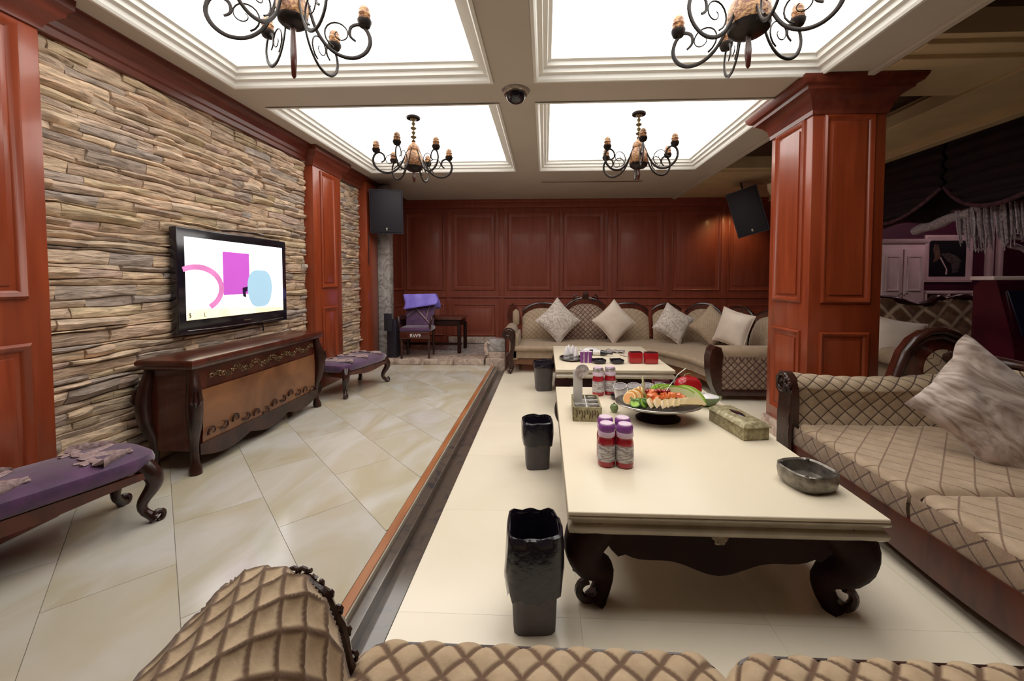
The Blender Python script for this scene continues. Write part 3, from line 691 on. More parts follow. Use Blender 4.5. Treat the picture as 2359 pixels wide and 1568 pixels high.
# back: quilted panel with heavy dark frame, running along y at x ~ .55
bp_ = MB(); bp_.patch(lambda s_, t: (.50+.13*t, -1.0+1.95*s_, .42+(.42+.06*math.sin(2*PI*s_*1.5+.6))*t), 100, 26, 1.95, .44, .118, .010, flip=True); bk_ = bp_.build('backrest', 'quilt_arm', SR, 60)
MB().rbox(.60, .74, -1.02, 1.04, .16, .80, .03).build('back_board', 'mahogany_dark', bk_)
tpts = [(.66+.02*math.sin(i*.8), -1.02+2.06*i/24, .86+.06*math.sin(2*PI*i/24*1.5+.6)+(.05 if i > 20 else 0)) for i in range(25)]
MB().tube(tpts, [.045+.012*math.sin(i*1.3) for i in range(25)], 10).build('top_rail', 'carved_wood', SR)
# dark arched wing with an oval quilted inset above the far arm
wing = [(.22, .68), (.26, .80), (.30, .92), (.37, 1.02), (.46, 1.08), (.56, 1.09), (.66, 1.05), (.75, .98), (.83, .90), (.86, .80), (.84, .68)]
inn = [(.70, .70), (.71, .78), (.69, .86), (.63, .92), (.55, .94), (.47, .91), (.43, .84), (.445, .77), (.47, .70)]
wing = [(u+.07, v) for u, v in wing]
wg = MB(); wg.prism(wing, lambda u, v, d: (u, d, v), 1.00, 1.09); wo = wg.build('wing', 'mahogany_dark', SR, 50)
MB().tube([(u, .995, v) for u, v in wing], [.030]*len(wing), 10).build('wing_edge', 'carved_wood', wo)
MB().tube([(u*.96+.02, .985, v-.045) for u, v in wing], [.016]*len(wing), 8).build('wing_edge', 'carved_wood', wo)
ov = MB(); cxo, czo = .64, .80; n = 24
def ovf(s_, t):
    a = 2*PI*s_; p = inn[0]; rx, rz = .135, .145; return (cxo+rx*t*math.cos(a), .995-.018*(1-t*t), czo+rz*t*math.sin(a)-.02*(t*math.sin(a) < -.5))
grid = MB()
for i in range(17):
    for j in range(17): pass
def ovg(s_, t):
    u, v = 2*s_-1, 2*t-1; m_ = max(abs(u), abs(v)); l_ = math.hypot(u, v) or 1; k_ = m_/l_
    return (cxo+.135*u*k_, .996-.02*(1-m_*m_), czo+.150*v*k_)
grid.patch(ovg, 20, 20, .27, .30, .145, .0); grid.build('wing_inset', 'quilt_arm', wo, 60)

# long sofa by the panelled wall: straight run, corner, return along the column side
SB = thing('sofa', 'long beige corner sofa with arched back panels against the panelled wall', 'sofa', (.6, 6.7, RF))
ob = Vector((.6, 6.7, RF))
def W(x, y, z): return (x-.6, y-6.7, z-RF)
plan_in = [(-.52, 6.28), (1.35, 6.28), (1.75, 6.0), (1.98, 5.5), (2.06, 4.98)]
plan_out = [(-.50, 7.12), (2.25, 7.12), (2.85, 6.75), (3.05, 6.2), (3.05, 4.98)]
def lerp2(P, t):
    n = len(P)-1; f = min(t*n, n-1e-6); i = int(f); q = f-i; return (P[i][0]+(P[i+1][0]-P[i][0])*q, P[i][1]+(P[i+1][1]-P[i][1])*q)
def dens(P, n=40): return [lerp2(P, i/n) for i in range(n+1)]
poly = plan_in+plan_out[::-1]
cu = MB(); rings = []
cxm, cym = 1.3, 6.5
for ins, z in ((.0, .14), (.0, .20), (-.0, .30), (.012, .325), (.04, .335)):
    ring = []
    for x, y in dens(plan_in, 40)+dens(plan_out, 40)[::-1]: ring.append((x, y, z))
    # pull in
    pr = []
    for (x, y, z_) in ring:
        pr.append(W(x, y, z_))
    rings.append(pr)
cu.loft(rings); cu.build('seat_cushion', 'beige_fabric', SB, 50)
nos = MB(); pts = [W(x, y, .29) for x, y in dens(plan_in, 40)]; nos.tube(pts, .045, 10); nos.build('seat_roll', 'beige_fabric', SB)
fr = MB(); up_ = dens(plan_in, 40); rings = []
ring_t = [W(x+.02, y+.03, .15) for x, y in up_]; ring_b = [W(x+.02, y+.03, .045-.03*math.sin(2*PI*i/40*2)) for i, (x, y) in enumerate(up_)]; ring_b2 = [W(x+.06, y+.07, .045-.03*math.sin(2*PI*i/40*2)) for i, (x, y) in enumerate(up_)]
fr.loft([ring_t, ring_b, ring_b2], closed=False); fr.build('front_rail', 'cabinet_front', SB)
cabriole(MB(), W(-.55, 6.25, RF+.015), W(-.53, 6.30, .18), Vector((-.8, -.6, 0)).normalized(), .06, .032, .045).build('leg', 'carved_wood', SB)
for x, y in ((1.3, 6.33), (2.12, 5.06), (-.45, 7.05), (2.95, 5.1)):
    cabriole(MB(), W(x, y, RF+.015), W(x, y, .16), Vector((-.8, -.6, 0)).normalized(), .05, .03, .04).build('leg', 'carved_wood', SB)
def back_panel(ax, ay, bx, by, z0, z1, rise, m, tilt=.12, cell=.085, amp=.006, crest=False, edge='mahogany_dark'):
    a, b = Vector((ax, ay, 0)), Vector((bx, by, 0)); d = (b-a); U = d.length; n = Vector((d.y, -d.x, 0)).normalized()
    if n.y > 0 or (abs(n.y) < .3 and n.x > 0): n = -n
    def ztop(s_): return z1-rise*(abs(2*s_-1)**2.4)
    def fn(s_, t):
        z = z0+(ztop(s_)-z0)*t; p = a+d*s_+n*(.10*math.sin(PI*min(1, t*1.0)*.9+.25)*(1-.5*abs(2*s_-1)**6))-n*tilt*t
        return W(p.x, p.y, z)
    p_ = MB(); p_.patch(fn, max(24, int(U/cell*6)), 40, U, z1-z0, cell, amp, flip=True); o = p_.build('back_panel', m, SB, 60)
    bd = MB(); outl = [(0, z0-.05)]+[(i/20, ztop(i/20)+.02) for i in range(21)]+[(1, z0-.05)]
    bd.prism(outl, lambda u, v, q: W(*((a+d*u-n*(tilt+q)).to_tuple()[:2]), v), -.04, .04); bd.build('back_board', edge, o)
    MB().tube([W(*((a+d*(i/20)-n*(tilt-.02)).to_tuple()[:2]), ztop(i/20)+.025) for i in range(21)], .026, 8).build('top_rail', 'carved_wood', o)
    if crest:
        c = a+d*.5-n*(tilt-.03)
        for q in range(7):
            an = R(-60+20*q+90); L_ = .15-.02*abs(q-3); MB().tube([W(c.x, c.y, z1+.01), W(c.x+.6*L_*math.cos(an), c.y-.02, z1+.01+.6*L_*math.sin(an)), W(c.x+1.25*L_*math.cos(an)+.02*(q-3), c.y, z1+.01+L_*math.sin(an))], [.012, .02, .006], 7).build('carved_crest', 'carved_wood', o)
        for sg in (-1, 1): MB().tube([W(x, y, z) for x, y, z in spiral((c.x+sg*.15, c.y, z1+.02), .07, .02, R(90), R(90-sg*400), 20)], .013, 7).build('carved_crest', 'carved_wood', o)
    return o
back_panel(-.40, 7.02, .34, 7.02, .30, .93, .15, 'quilt_back')
back_panel(.36, 7.02, 1.06, 7.02, .30, 1.02, .16, 'quilt_dark', crest=True, amp=.010)
back_panel(1.08, 7.02, 1.80, 7.02, .30, .93, .14, 'quilt_back')
back_panel(1.86, 7.02, 2.34, 6.98, .30, .92, .10, 'quilt_back')
back_panel(2.36, 6.96, 2.82, 6.62, .30, .94, .16, 'quilt_back')
back_panel(2.84, 6.58, 3.02, 6.12, .30, .92, .12, 'quilt_back')
back_panel(3.02, 6.08, 3.02, 5.02, .30, .92, .12, 'quilt_back')
# left rolled arm with dark scroll and tall wing
def la_(s_, t):
    a = R(-60)+R(300)*t; y = 6.26+.80*s_; return W(-.57+.095*math.cos(a), y, .52+.10*math.sin(a))
am = MB(); am.patch(la_, 20, 28, .8, .6); am.rbox(-1.165, -1.02, -.42, .40, .20, .60, .03); al = am.build('armrest', 'beige_fabric', SB, 60)
MB().prism([(-.55, .02), (-.58, .15), (-.535, .28), (-.53, .40), (-.56, .45), (-.62, .44), (-.665, .49), (-.66, .57), (-.60, .62), (-.52, .615), (-.465, .57), (-.455, .50), (-.47, .30), (-.50, .12), (-.49, .02)], lambda u, v, d: W(u, d, v), 6.225, 6.265).build('arm_post', 'carved_wood', al)
MB().tube([W(x, y, z) for x, y, z in spiral((-.565, 6.225, .53), .085, .015, R(-60), R(400), 26)], .014, 8).build('arm_scroll', 'carved_wood', al)
MB().prism([(-.62, .58), (-.66, .72), (-.64, .86), (-.57, .96), (-.50, .90), (-.45, .82), (-.42, .70), (-.40, .58)], lambda u, v, d: W(u, d, v), 7.0, 7.09).build('wing', 'mahogany_dark', SB, 50)
MB().lathe([(.01, -.15), (.055, -.12), (.06, 0), (.055, .10), (.01, .14)], W(-.50, 6.96, .72), 14, sy=.5).build('wing_inset', 'beige_fabric', SB)
# end of the return: rolled quilted arm facing the near table, dark scroll on its left
def re_(s_, t):
    d = t*.78
    if d < .36: y, z = 4.955-.015*math.sin(PI*d/.36), .04+d
    else:
        a = min((d-.36)/.10, PI); y, z = 5.05-.105*math.cos(a), .40+.105*math.sin(a)+.02
    return W(2.12+.90*s_, y, z)
e_ = MB(); e_.patch(re_, 80, 70, .90, .78, .085, .010, flip=False); ae = e_.build('armrest', 'quilt_dark', SB, 60)
MB().rbox(1.52, 2.42, -1.72, -1.58, .14, .50, .03).build('arm_core', 'beige_fabric', ae)
MB().tube([W(2.10, 5.05, .45), W(2.58, 5.045, .452), W(3.04, 5.05, .45)], .108, 16).build('arm_roll', 'beige_fabric', ae)
MB().rbox(1.50, 2.44, -1.765, -1.70, .06, .14, .01).build('arm_rail', 'carved_wood', ae)
MB().prism([(2.08, -.03), (2.02, .10), (1.99, .26), (1.985, .42), (2.01, .52), (2.06, .565), (2.12, .55), (2.145, .46), (2.13, .30), (2.13, .14), (2.14, -.03)], lambda u, v, d: W(u, d, v), 4.92, 5.10).build('arm_post', 'carved_wood', ae)

# ---------------------------------------------------------------- cushions
def cushion(label, loc, rot, a, t, m, group=None, seed=0, crink=0.):
    mb = MB(); n = 22
    for sg in (1, -1):
        def fn(s_, q):
            u, v = 2*s_-1, 2*q-1; e = (max(0, 1-u*u)*max(0, 1-v*v))**.42
            x = a*u*(1-.09*(1-v*v)); y = a*v*(1-.09*(1-u*u)); z = sg*t*e
            if crink: z += sg*crink*noise.noise((u*3+seed, v*3, sg))*e; x += crink*noise.noise((u*2, v*2+seed, 3)); y += crink*noise.noise((u*2+5, v*2+seed, 3))
            return (x, y, z)
        mb.patch(fn, n, n, 1, 1, flip=sg < 0)
    o = mb.build('cushion', m, None, 70, loc); o.rotation_euler = rot
    tag(o, label, 'cushion', group)
    pts = []
    for i in range(81):
        q = i/20; s_ = q % 1; u, v = ((2*s_-1, -1), (1, 2*s_-1), (1-2*s_, 1), (-1, 1-2*s_))[min(3, int(q)) if i < 80 else 3]
        if i == 80: u, v = -1, -1
        pts.append((a*u*(1-.09*(1-v*v)), a*v*(1-.09*(1-u*u)), 0))
    if not crink: MB().tube(pts, .007, 6).build('piping', m, o)
    return o
cg = 'silver cushions on the corner sofa'
cushion('silver-veined square cushion on its corner, between the sofa arm and the carved crest', (.22, 6.72, .685), (R(74), R(45), R(4)), .275, .085, 'cushion_silver', cg)
cushion('plain pale cushion on its corner with a striped hem, beside the carved crest', (1.14, 6.70, .675), (R(72), R(48), R(-3)), .265, .085, 'cushion_plain', cg)
cushion('mottled silver cushion tilted before the sofa corner', (2.08, 6.62, .66), (R(72), R(32), R(-8)), .25, .09, 'cushion_silver', cg, 3)
cushion('white upright cushion seen edge-on against the sofa return', (2.62, 5.72, .69), (R(78), R(12), R(-62)), .25, .10, 'cushion_plain', cg, 4)
cushion('yellow-beige cushion in the bend of the corner sofa', (2.57, 6.34, .66), (R(74), R(40), R(-38)), .235, .08, 'quilt_back', cg, 5)
big = cushion('large crinkled silver-brown cushion lying on the tan quilted sofa', (2.65, 2.46, .585), (R(66), R(40), R(-24)), .30, .12, 'cushion_streak', None, 8, .035)
big.scale = (1.2, 1, 1)
# ---------------------------------------------------------------- chandeliers
def chandelier(label, x, y, zb, up, n=6, bs=1.):
    """zb: height of the finial tip; up: length of the finial below the bowl"""
    T = thing('chandelier', label, 'chandelier', (x, y, zb), R(12), 'iron scroll chandeliers')
    top = H+.14-zb; u = up-.15
    MB().lathe([(.07, top-.03), (.075, top-.015), (.06, top-.001)], seg=20).build('ceiling_rose', 'iron', T)
    z = .44+u; pr = [(.010, z)]; k = 0
    while z < top-.05:
        pr += [(.010, z+.004), (.020+.010*(k % 2), z+.020), (.022+.010*(k % 2), z+.028), (.010, z+.044)]; z += .046; k += 1
    MB().lathe(pr+[(.010, top-.02)], seg=12).build('stem', 'gilt', T)
    MB().lathe([(.004, .0), (.012, .012), (.019, .08+u*.5), (.013, .13+u), (.019, .15+u), (.012, .16+u)], seg=12).build('finial', 'mahogany_dark', T)
    MB().lathe([(.012, .15+u)]+[(r*bs, z_+u) for r, z_ in ((.05, .165), (.085, .19), (.098, .24), (.092, .30), (.070, .345), (.060, .36), (.066, .38), (.058, .41))]+[(.03, .44+u), (.012, .46+u)], seg=24).build('body', 'amber', T)
    MB().lathe([(r*bs, z_+u) for r, z_ in ((.02, .145), (.06, .155), (.088, .175), (.094, .20), (.085, .185), (.05, .165), (.02, .155))], seg=20).build('body_cup', 'iron', T)
    def smooth(main):
        sm = []
        for i in range(len(main)-1):
            p0, p1, p2, p3 = main[max(0, i-1)], main[i], main[i+1], main[min(len(main)-1, i+2)]
            for q in range(4):
                t = q/4; sm.append(tuple(.5*((2*p1[d])+(-p0[d]+p2[d])*t+(2*p0[d]-5*p1[d]+4*p2[d]-p3[d])*t*t+(-p0[d]+3*p1[d]-3*p2[d]+p3[d])*t**3) for d in (0, 1)))
        return sm+[main[-1]]
    v = u*.55
    for k in range(n):
        a = 2*PI*k/n+.2; ca, sa = math.cos(a), math.sin(a)
        def P(r, z): return (r*ca, r*sa, z+v)
        sm = smooth([(.04, .41+u-v), (.075, .33+(u-v)*.6), (.11, .24), (.16, .155), (.23, .105), (.31, .10), (.375, .14), (.405, .205), (.39, .27), (.345, .30), (.30, .275), (.295, .225), (.325, .20)]); N_ = len(sm)
        arm = MB().tube([P(r, z) for r, z in sm], [.0038+.003*math.sin(PI*i/N_) for i in range(N_)], 7, flat=1.8).build('arm', 'iron', T)
        sc_ = [(.235+.085*(1-i/28)*math.cos(R(-110-i*20)), .225+.085*(1-i/28)*math.sin(R(-110-i*20))) for i in range(25)]
        MB().tube([P(r, z) for r, z in sc_], [.0055-.00012*i for i in range(25)], 6).build('scroll', 'iron', arm)
        c0 = P(.375, 0)
        MB().lathe([(.006, .285+v), (.03, .295+v), (.040, .315+v), (.042, .33+v), (.03, .32+v), (.008, .30+v)], (c0[0], c0[1], 0), 14).build('cup', 'iron', arm)
        MB().lathe([(.014, .30+v), (.030, .325+v), (.036, .345+v), (.030, .352+v), (.036, .366+v), (.030, .380+v), (.032, .39+v), (.022, .408+v), (.004, .42+v)], (c0[0], c0[1], 0), 14).build('shade', 'amber', arm)
    return T
chandelier('iron scroll chandelier in the coffer beside the stone wall, near the television', -1.42, 2.27, 2.50, .28, bs=.85)
chandelier('iron scroll chandelier with amber pine cone body above the near coffee table', 1.09, 2.27, 2.50, .17, bs=1.15)
chandelier('iron chandelier in the coffer between stone wall and stage', -1.40, 4.30, 2.40, .12)
chandelier('iron chandelier hanging above the far coffee table', .97, 4.30, 2.40, .12)
# ---------------------------------------------------------------- ceiling dome camera
T = thing('dome_camera', 'round black dome camera on the crossing of the ceiling beams', 'camera', (-.25, 3.47, H))
MB().lathe([(.10, -.001), (.105, -.02), (.098, -.035), (.085, -.035)], seg=28).build('mount_ring', 'silver', T)
MB().lathe([(.088, -.03), (.082, -.06), (.062, -.088), (.035, -.102), (.002, -.108)], seg=28).build('dome', 'black_gloss', T)
MB().lathe([(.106, -.002), (.118, -.006), (.118, -.001)], seg=28).build('ceiling_plate', 'foil', T)
T = thing('ceiling_vent', 'long thin slot vent in the ceiling before the panelled wall', 'vent', (.75, 6.62, H))
MB().rbox(-.82, .82, -.04, .04, -.012, -.001, .003).build('frame', 'ceiling_paint', T)
MB().rbox(-.80, .80, -.022, .022, -.014, -.010, .001).build('slot', 'mahogany_dark', T)
# ---------------------------------------------------------------- loudspeakers
def speaker(label, loc, rot, w_, d_, h_, mount=0):
    T = thing('loudspeaker', label, 'speaker', loc, rot=rot, group='black wall loudspeakers')
    poly = [(-w_/2, -d_/2), (w_/2, -d_/2), (w_/2*.72, d_/2), (-w_/2*.72, d_/2)]
    MB().prism(poly, lambda u, v, d: (u, v, d), 0, h_).build('cabinet', 'speaker_box', T)
    MB().rbox(-w_/2+.02, w_/2-.02, -d_/2-.014, -d_/2+.002, .02, h_-.02, .008).build('grille', 'black_plastic', T)
    MB().rbox(-.012, .012, -d_/2-.018, -d_/2-.01, .05, .09, .002).build('badge', 'silver', T)
    MB().tube([(0, d_/2-.02, h_*.6), (0, d_/2+.10, h_*.6), (0, d_/2+.14, h_*.62)], .016, 8).build('bracket', 'black_plastic', T)
    if mount: MB().tube([(0, 0, h_-.02), (0, 0, h_+mount)], .014, 8).build('ceiling_mount', 'black_plastic', T)
    return T
speaker('black loudspeaker mounted in the stage corner above the marble pier', (-2.53, 6.46, 2.11), (R(6), 0, R(14)), .50, .34, .68)
speaker('black loudspeaker tilted down, half behind the mahogany column', (3.42, 6.75, 2.12), (R(10), R(-14), R(-38)), .46, .34, .74, .12)
MB_ = MB().tube([(-2.74, 6.36, 2.78), (-2.80, 6.34, 2.55), (-2.84, 6.30, 2.30), (-2.77, 6.26, 2.05), (-2.765, 6.25, 1.6)], .006, 6)
tag(MB_.build('speaker_cable', 'black_plastic'), 'thin dark cable running down beside the stage loudspeaker', 'cable')
# sconce glow behind the column
T = thing('wall_sconce', 'pale curled glass sconce on the ceiling beam behind the column', 'lamp', (3.50, 6.35, 2.62))
MB().lathe([(.02, 0), (.07, .04), (.11, .12), (.12, .2), (.105, .2), (.06, .06), (.02, .02)], seg=18).build('shade', 'candle', T)
MB().tube([(0, 0, .02), (0, .02, .2), (0, .0, .34)], .012, 8).build('stem', 'iron', T)
# ---------------------------------------------------------------- stage: desk, chair, equipment
ZS = .092
T = thing('desk', 'low dark wooden desk standing on the marble stage', 'desk', (-2.0, 7.20, ZS))
MB().rbox(-.62, .56, -.30, .30, .58, .62, .008).build('top', 'mahogany_dark', T)
MB().rbox(-.58, .52, -.27, .27, .47, .58, .006).build('drawer_case', 'dark_apron', T)
for x in (-.57, .51):
    for y in (-.26, .26): MB().rbox(x-.03, x+.03, y-.03, y+.03, 0, .50, .006).build('leg', 'dark_apron', T)
MB().rbox(-.55, .5, -.02, .02, .10, .14, .004).build('stretcher', 'dark_apron', T)
T = thing('chair', 'dark chair with patterned back and violet cloth on the stage edge', 'chair', (-2.11, 6.60, ZS), R(4))
for x in (-.20, .20):
    MB().tube([(x, -.17, 0), (x, -.17, .40), (x*.98, -.175, .44)], [.016, .02, .022], 8).build('leg', 'carved_wood', T)
    MB().tube([(x, .17, 0), (x, .16, .4), (x, .20, .65), (x*1.02, .24, .93)], [.016, .02, .02, .018], 8).build('leg', 'carved_wood', T)
    MB().tube([(x*1.05, .17, .60), (x*1.22, 0, .63), (x*1.22, -.16, .62), (x*1.15, -.19, .55), (x*1.05, -.17, .42)], .017, 8).build('arm', 'carved_wood', T)
MB().rbox(-.23, .23, -.20, .19, .40, .47, .03).build('seat', 'purple_velvet', T)
MB().rbox(-.22, .22, -.205, -.175, .30, .40, .006).build('seat_rail', 'mahogany_dark', T)
bk = MB(); bk.prism([(-.20, .45), (.20, .45), (.22, .78), (.17, .90), (0, .95), (-.17, .90), (-.22, .78)], lambda u, v, d: (u, .10+d+.25*(v-.45), v), 0, .05); bo = bk.build('backrest', 'purple_velvet', T, 30)
for pts in ([(-.19, .85), (-.05, .72), (.10, .56), (.19, .46)], [(.18, .86), (.12, .70), (.10, .58)], [(-.20, .60), (-.10, .70), (-.03, .86)]):
    MB().tube([(u, .098+.25*(v-.45), v) for u, v in pts], .022, 6, flat=.3).build('back_pattern', 'lace', bo)
cl = MB()
def clf(s_, t):
    u = -.24+.50*s_; d = t*.62; 
    if d < .34: y, z = -.03+.25*.2+d*.28+.06, .72+.14*s_*(1-t)-.0+d*.75-.06*s_
    else: y, z = .24+(d-.34)*.5, .965-(d-.34)*.9
    return (u+.02*math.sin(9*t), y+.008*math.sin(s_*14), z)
cl.patch(clf, 16, 14, .5, .6); co = cl.build('draped_cloth', 'violet_cloth', T, 60)
md = co.modifiers.new('thick', 'SOLIDIFY'); md.thickness = .006
fc = bpy.data.curves.new('t', 'FONT'); fc.body = 'RW9'; fc.size = .075; fc.extrude = .001; to = bpy.data.objects.new('t', fc); COL.objects.link(to)
dg = bpy.context.evaluated_depsgraph_get(); me = bpy.data.meshes.new_from_object(to.evaluated_get(dg)); bpy.data.objects.remove(to)
me.transform(Matrix(((1, 0, 0, -.07), (0, 0, -1, -.207), (0, 1, 0, .325), (0, 0, 0, 1)))); me.materials.clear(); me.materials.append(M['white_print'])
o = bpy.data.objects.new('lettering', me); COL.objects.link(o); o.parent = T
T.scale = (1.1, 1.1, 1.08)
T = thing('subwoofer', 'tall black subwoofer box beside the marble pier on the stage', 'speaker', (-2.50, 6.58, ZS))
MB().rbox(-.08, .08, -.13, .13, .0, .62, .02).build('cabinet', 'speaker_box', T)
MB().rbox(-.065, .065, -.142, -.128, .30, .58, .006).build('grille', 'black_plastic', T)
MB().lathe([(.062, 0), (.066, .01), (.06, .018), (.03, .008), (.02, .016), (.001, .018)], seg=20).build('driver', 'black_gloss', T, loc=(0, 0, 0)).rotation_euler = (R(90), 0, 0)
T.children[-1].location = (0, -.13, .16)
# stone step block beside the sofa arm
T = thing('stone_step_block', 'pale stone block with carved step beside the sofa arm', 'stone block', (-.80, 6.58, RF))
MB().rbox(-.155, .155, -.16, .16, 0, .20, .008).build('base', 'marble_block', T)
MB().rbox(-.14, .155, -.12, .16, .20, .30, .008).build('step', 'marble_block', T)
MB().rbox(-.12, .155, -.10, .16, .30, .50, .015).build('block', 'marble_grey', T)
MB().tube([(-.13, -.13, .26), (-.155, -.13, .34), (-.16, -.13, .42), (-.13, -.13, .47), (-.10, -.13, .44)], [.028, .036, .034, .026, .014], 8).build('carved_scroll', 'marble_block', T)
# ---------------------------------------------------------------- side room beyond the column
def swag(name, label, y0, y1, z0, z1, sag, x, m, folds=7, n=40, trim='curtain_trim'):
    T = thing(name, label, 'curtain', (x, (y0+y1)/2, H))
    mb = MB(); yc = (y0+y1)/2; L_ = (y1-y0)
    def bot(s_): return z0+(z1-z0)*s_-sag*(1-(2*s_-1)**2)
    def fn(s_, t):
        z = (H-.005)+(bot(s_)-H)*t; dp = .03*math.sin(folds*2*PI*t*(.6+.4*(1-(2*s_-1)**2)))*(t**.6)+.10*t*(1-(2*s_-1)**2)
        return (-dp, y0-yc+L_*s_, z-H)
    mb.patch(fn, n, 40, 1, 1, flip=True); o = mb.build('swag', m, T, 70); md = o.modifiers.new('thick', 'SOLIDIFY'); md.thickness = .01
    MB().tube([(-.10*(1-(2*i/30-1)**2)-.015, y0-yc+L_*i/30, bot(i/30)-H) for i in range(31)], .022, 8).build('trim', trim, T)
    return T
swag('swag_curtain', 'dark maroon swag curtain beside the column, meeting the garland rope', 4.80, 5.90, 2.40, 2.30, .26, 4.48, 'curtain_dark')
swag('swag_curtain', 'dark maroon swag curtain above the fringed garland', 3.60, 4.76, 2.40, 2.40, .30, 4.48, 'curtain_dark')
swag('swag_curtain', 'dark maroon swag curtain nearest the side room entrance', 2.40, 3.58, 2.40, 2.40, .30, 4.48, 'curtain_dark')
T = thing('dark_filler', 'flat dark sheet added behind the maroon swags to darken their gaps', 'curtain', (4.74, 4.2, H))  # added dark sheet, covers the bright wall showing between the swags
v_ = MB(); v_.patch(lambda s_, t: (.012*math.sin(s_*90), -1.8+3.55*s_, -.002-(.86+.03*math.sin(s_*26))*t), 120, 6, 1, 1, flip=True); o = v_.build('cloth', 'curtain_dark', T, 70); md = o.modifiers.new('thick', 'SOLIDIFY'); md.thickness = .01
MB().tube([(0, -1.8+3.55*i/60, -.862-.03*math.sin(i/60*26)) for i in range(61)], .014, 6).build('trim', 'curtain_trim', T)
random.seed(5)
T = thing('fringed_garland', 'silver fringed garland hanging under the maroon swags', 'garland', (4.56, 4.5, 2.10))
MB().tube([(0, .72-.11*i, -.14+.022*i+.012*math.sin(i*2)) for i in range(8)], [.05, .055, .05, .06, .05, .055, .05, .04], 10).build('rope', 'fringe', T)
MB().tube([(0, .25-.10*i, .02-.01*math.sin(i)) for i in range(8)], .03, 8).build('heading', 'curtain_trim', T)
fm = MB()
for i in range(110):
    y = .20-.66*random.random(); L_ = random.uniform(.26, .48)*(1-.45*abs((y+.10)/.4)**2); x = random.uniform(-.05, .05)
    fm.tube([(x, y, .02), (x+.01*random.uniform(-1, 1), y-.02, -L_*.5), (x+.015*random.uniform(-1, 1), y-.05+.02*random.random(), -L_)], [.007, .010, .004], 5)
tag(fm.build('fringe_strands', 'fringe', T), kind='stuff')
T = thing('voile_curtain', 'pale mauve gathered voile at the edge of the side room', 'curtain', (4.86, 4.12, 1.60))
for k in range(4):
    MB().tube([(0, .32-.10*i, .42-.10*k-.09*math.sin(PI*i/9)*(1+.3*k)+.02*(i % 2)) for i in range(10)], [.05+.012*math.sin(i*1.7+k) for i in range(10)], 10, flat=.6).build('fold', 'voile', T)
# framed horse picture
T = thing('picture', 'dark horse picture in a wide pale frame on the maroon wall', 'picture', (6.26, 6.595, 1.33))
fr = MB(); fr.frame((0, 0, 0), (1, 0, 0), (0, 0, 1), (0, -1, 0), -.36, .36, 0, .73, [(0, 0), (0, .03), (.03, .04), (.07, .02), (.085, .012)]); fr.build('frame', 'pale_frame', T)
pc = MB().box(-.30, .30, -.012, -.001, .06, .67).build('canvas', 'picture_dark', T, 0)
def fpoly(nm, pts, m, y=-.0135): MB().prism(pts, lambda u, v, d: (u, y-d, v), 0, .001).build(nm, m, pc, 0)
fpoly('horse_head', [(-.20, .60), (-.14, .58), (-.12, .48), (-.10, .40), (-.16, .33), (-.22, .31), (-.19, .40), (-.22, .50)], 'horse_brown')
fpoly('horse_body', [(-.10, .44), (.02, .46), (.14, .40), (.20, .34), (.16, .16), (.08, .14), (.06, .28), (-.02, .34)], 'pewter')
fpoly('bridle', [(-.12, .38), (-.10, .39), (.0, .20), (.0, .12), (-.03, .12), (-.02, .20)], 'pale_frame', -.0148)
# white cabinet door left of the picture
T = thing('white_cupboard', 'pale panelled cupboard between the column and the horse picture', 'cupboard', (5.30, 6.40, RF))
MB().rbox(-.32, .32, -.16, .16, 0, 2.00, .01).build('body', 'pale_frame', T)
for x in (-.155, .155):
    d = MB(); d.rbox(x-.145, x+.145, -.18, -.158, .1, 1.92, .006); d.frame((0, -.18, 0), (1, 0, 0), (0, 0, 1), (0, -1, 0), x-.10, x+.10, 1.30, 1.82, [(0, 0), (0, .012), (.02, .012), (.03, 0)]); do = d.build('door', 'pale_frame', T)
    MB().lathe([(.004, 0), (.012, .01), (.012, .02), (.002, .026)], seg=10).build('knob', 'pewter', do, loc=(x*.25, -.2, 1.25))
MB().rect_loft(-.32, .32, -.18, .16, [(0, 2.0), (.03, 2.03), (.035, 2.06), (.0, 2.07)]).build('cornice', 'pale_frame', T)
T = thing('shelf_unit', 'low pale shelf under the horse picture', 'shelf', (5.98, 6.40, RF))
MB().rbox(-.34, .68, -.17, .17, 1.26, 1.30, .006).build('top', 'pale_frame', T); MB().rbox(-.34, .68, -.17, .17, 1.06, 1.09, .006).build('shelf', 'pale_frame', T)
for x in (-.33, .0, .33, .66): MB().rbox(x-.015, x+.015, -.165, .165, 0, 1.27, .004).build('upright', 'pale_frame', T)
struct('trim_15', MB().rbox(6.82, 6.90, 6.53, 6.60, RF, 2.6, .01).rbox(6.98, 7.04, 6.53, 6.60, RF, 2.6, .01), 'pale_frame', 40, 'pale door frame beside the horse picture')
T = thing('doorway_sign', 'small pale emblem on the maroon wall beside the picture', 'ornament', (6.70, 6.59, 1.83))
for i in range(5): MB().lathe([(.002, -.02), (.02, -.012), (.022, .005), (.002, .02)], (.035*(i-2), -.015, .01*math.cos(i*3)), 8).build('bead', 'foil', T)
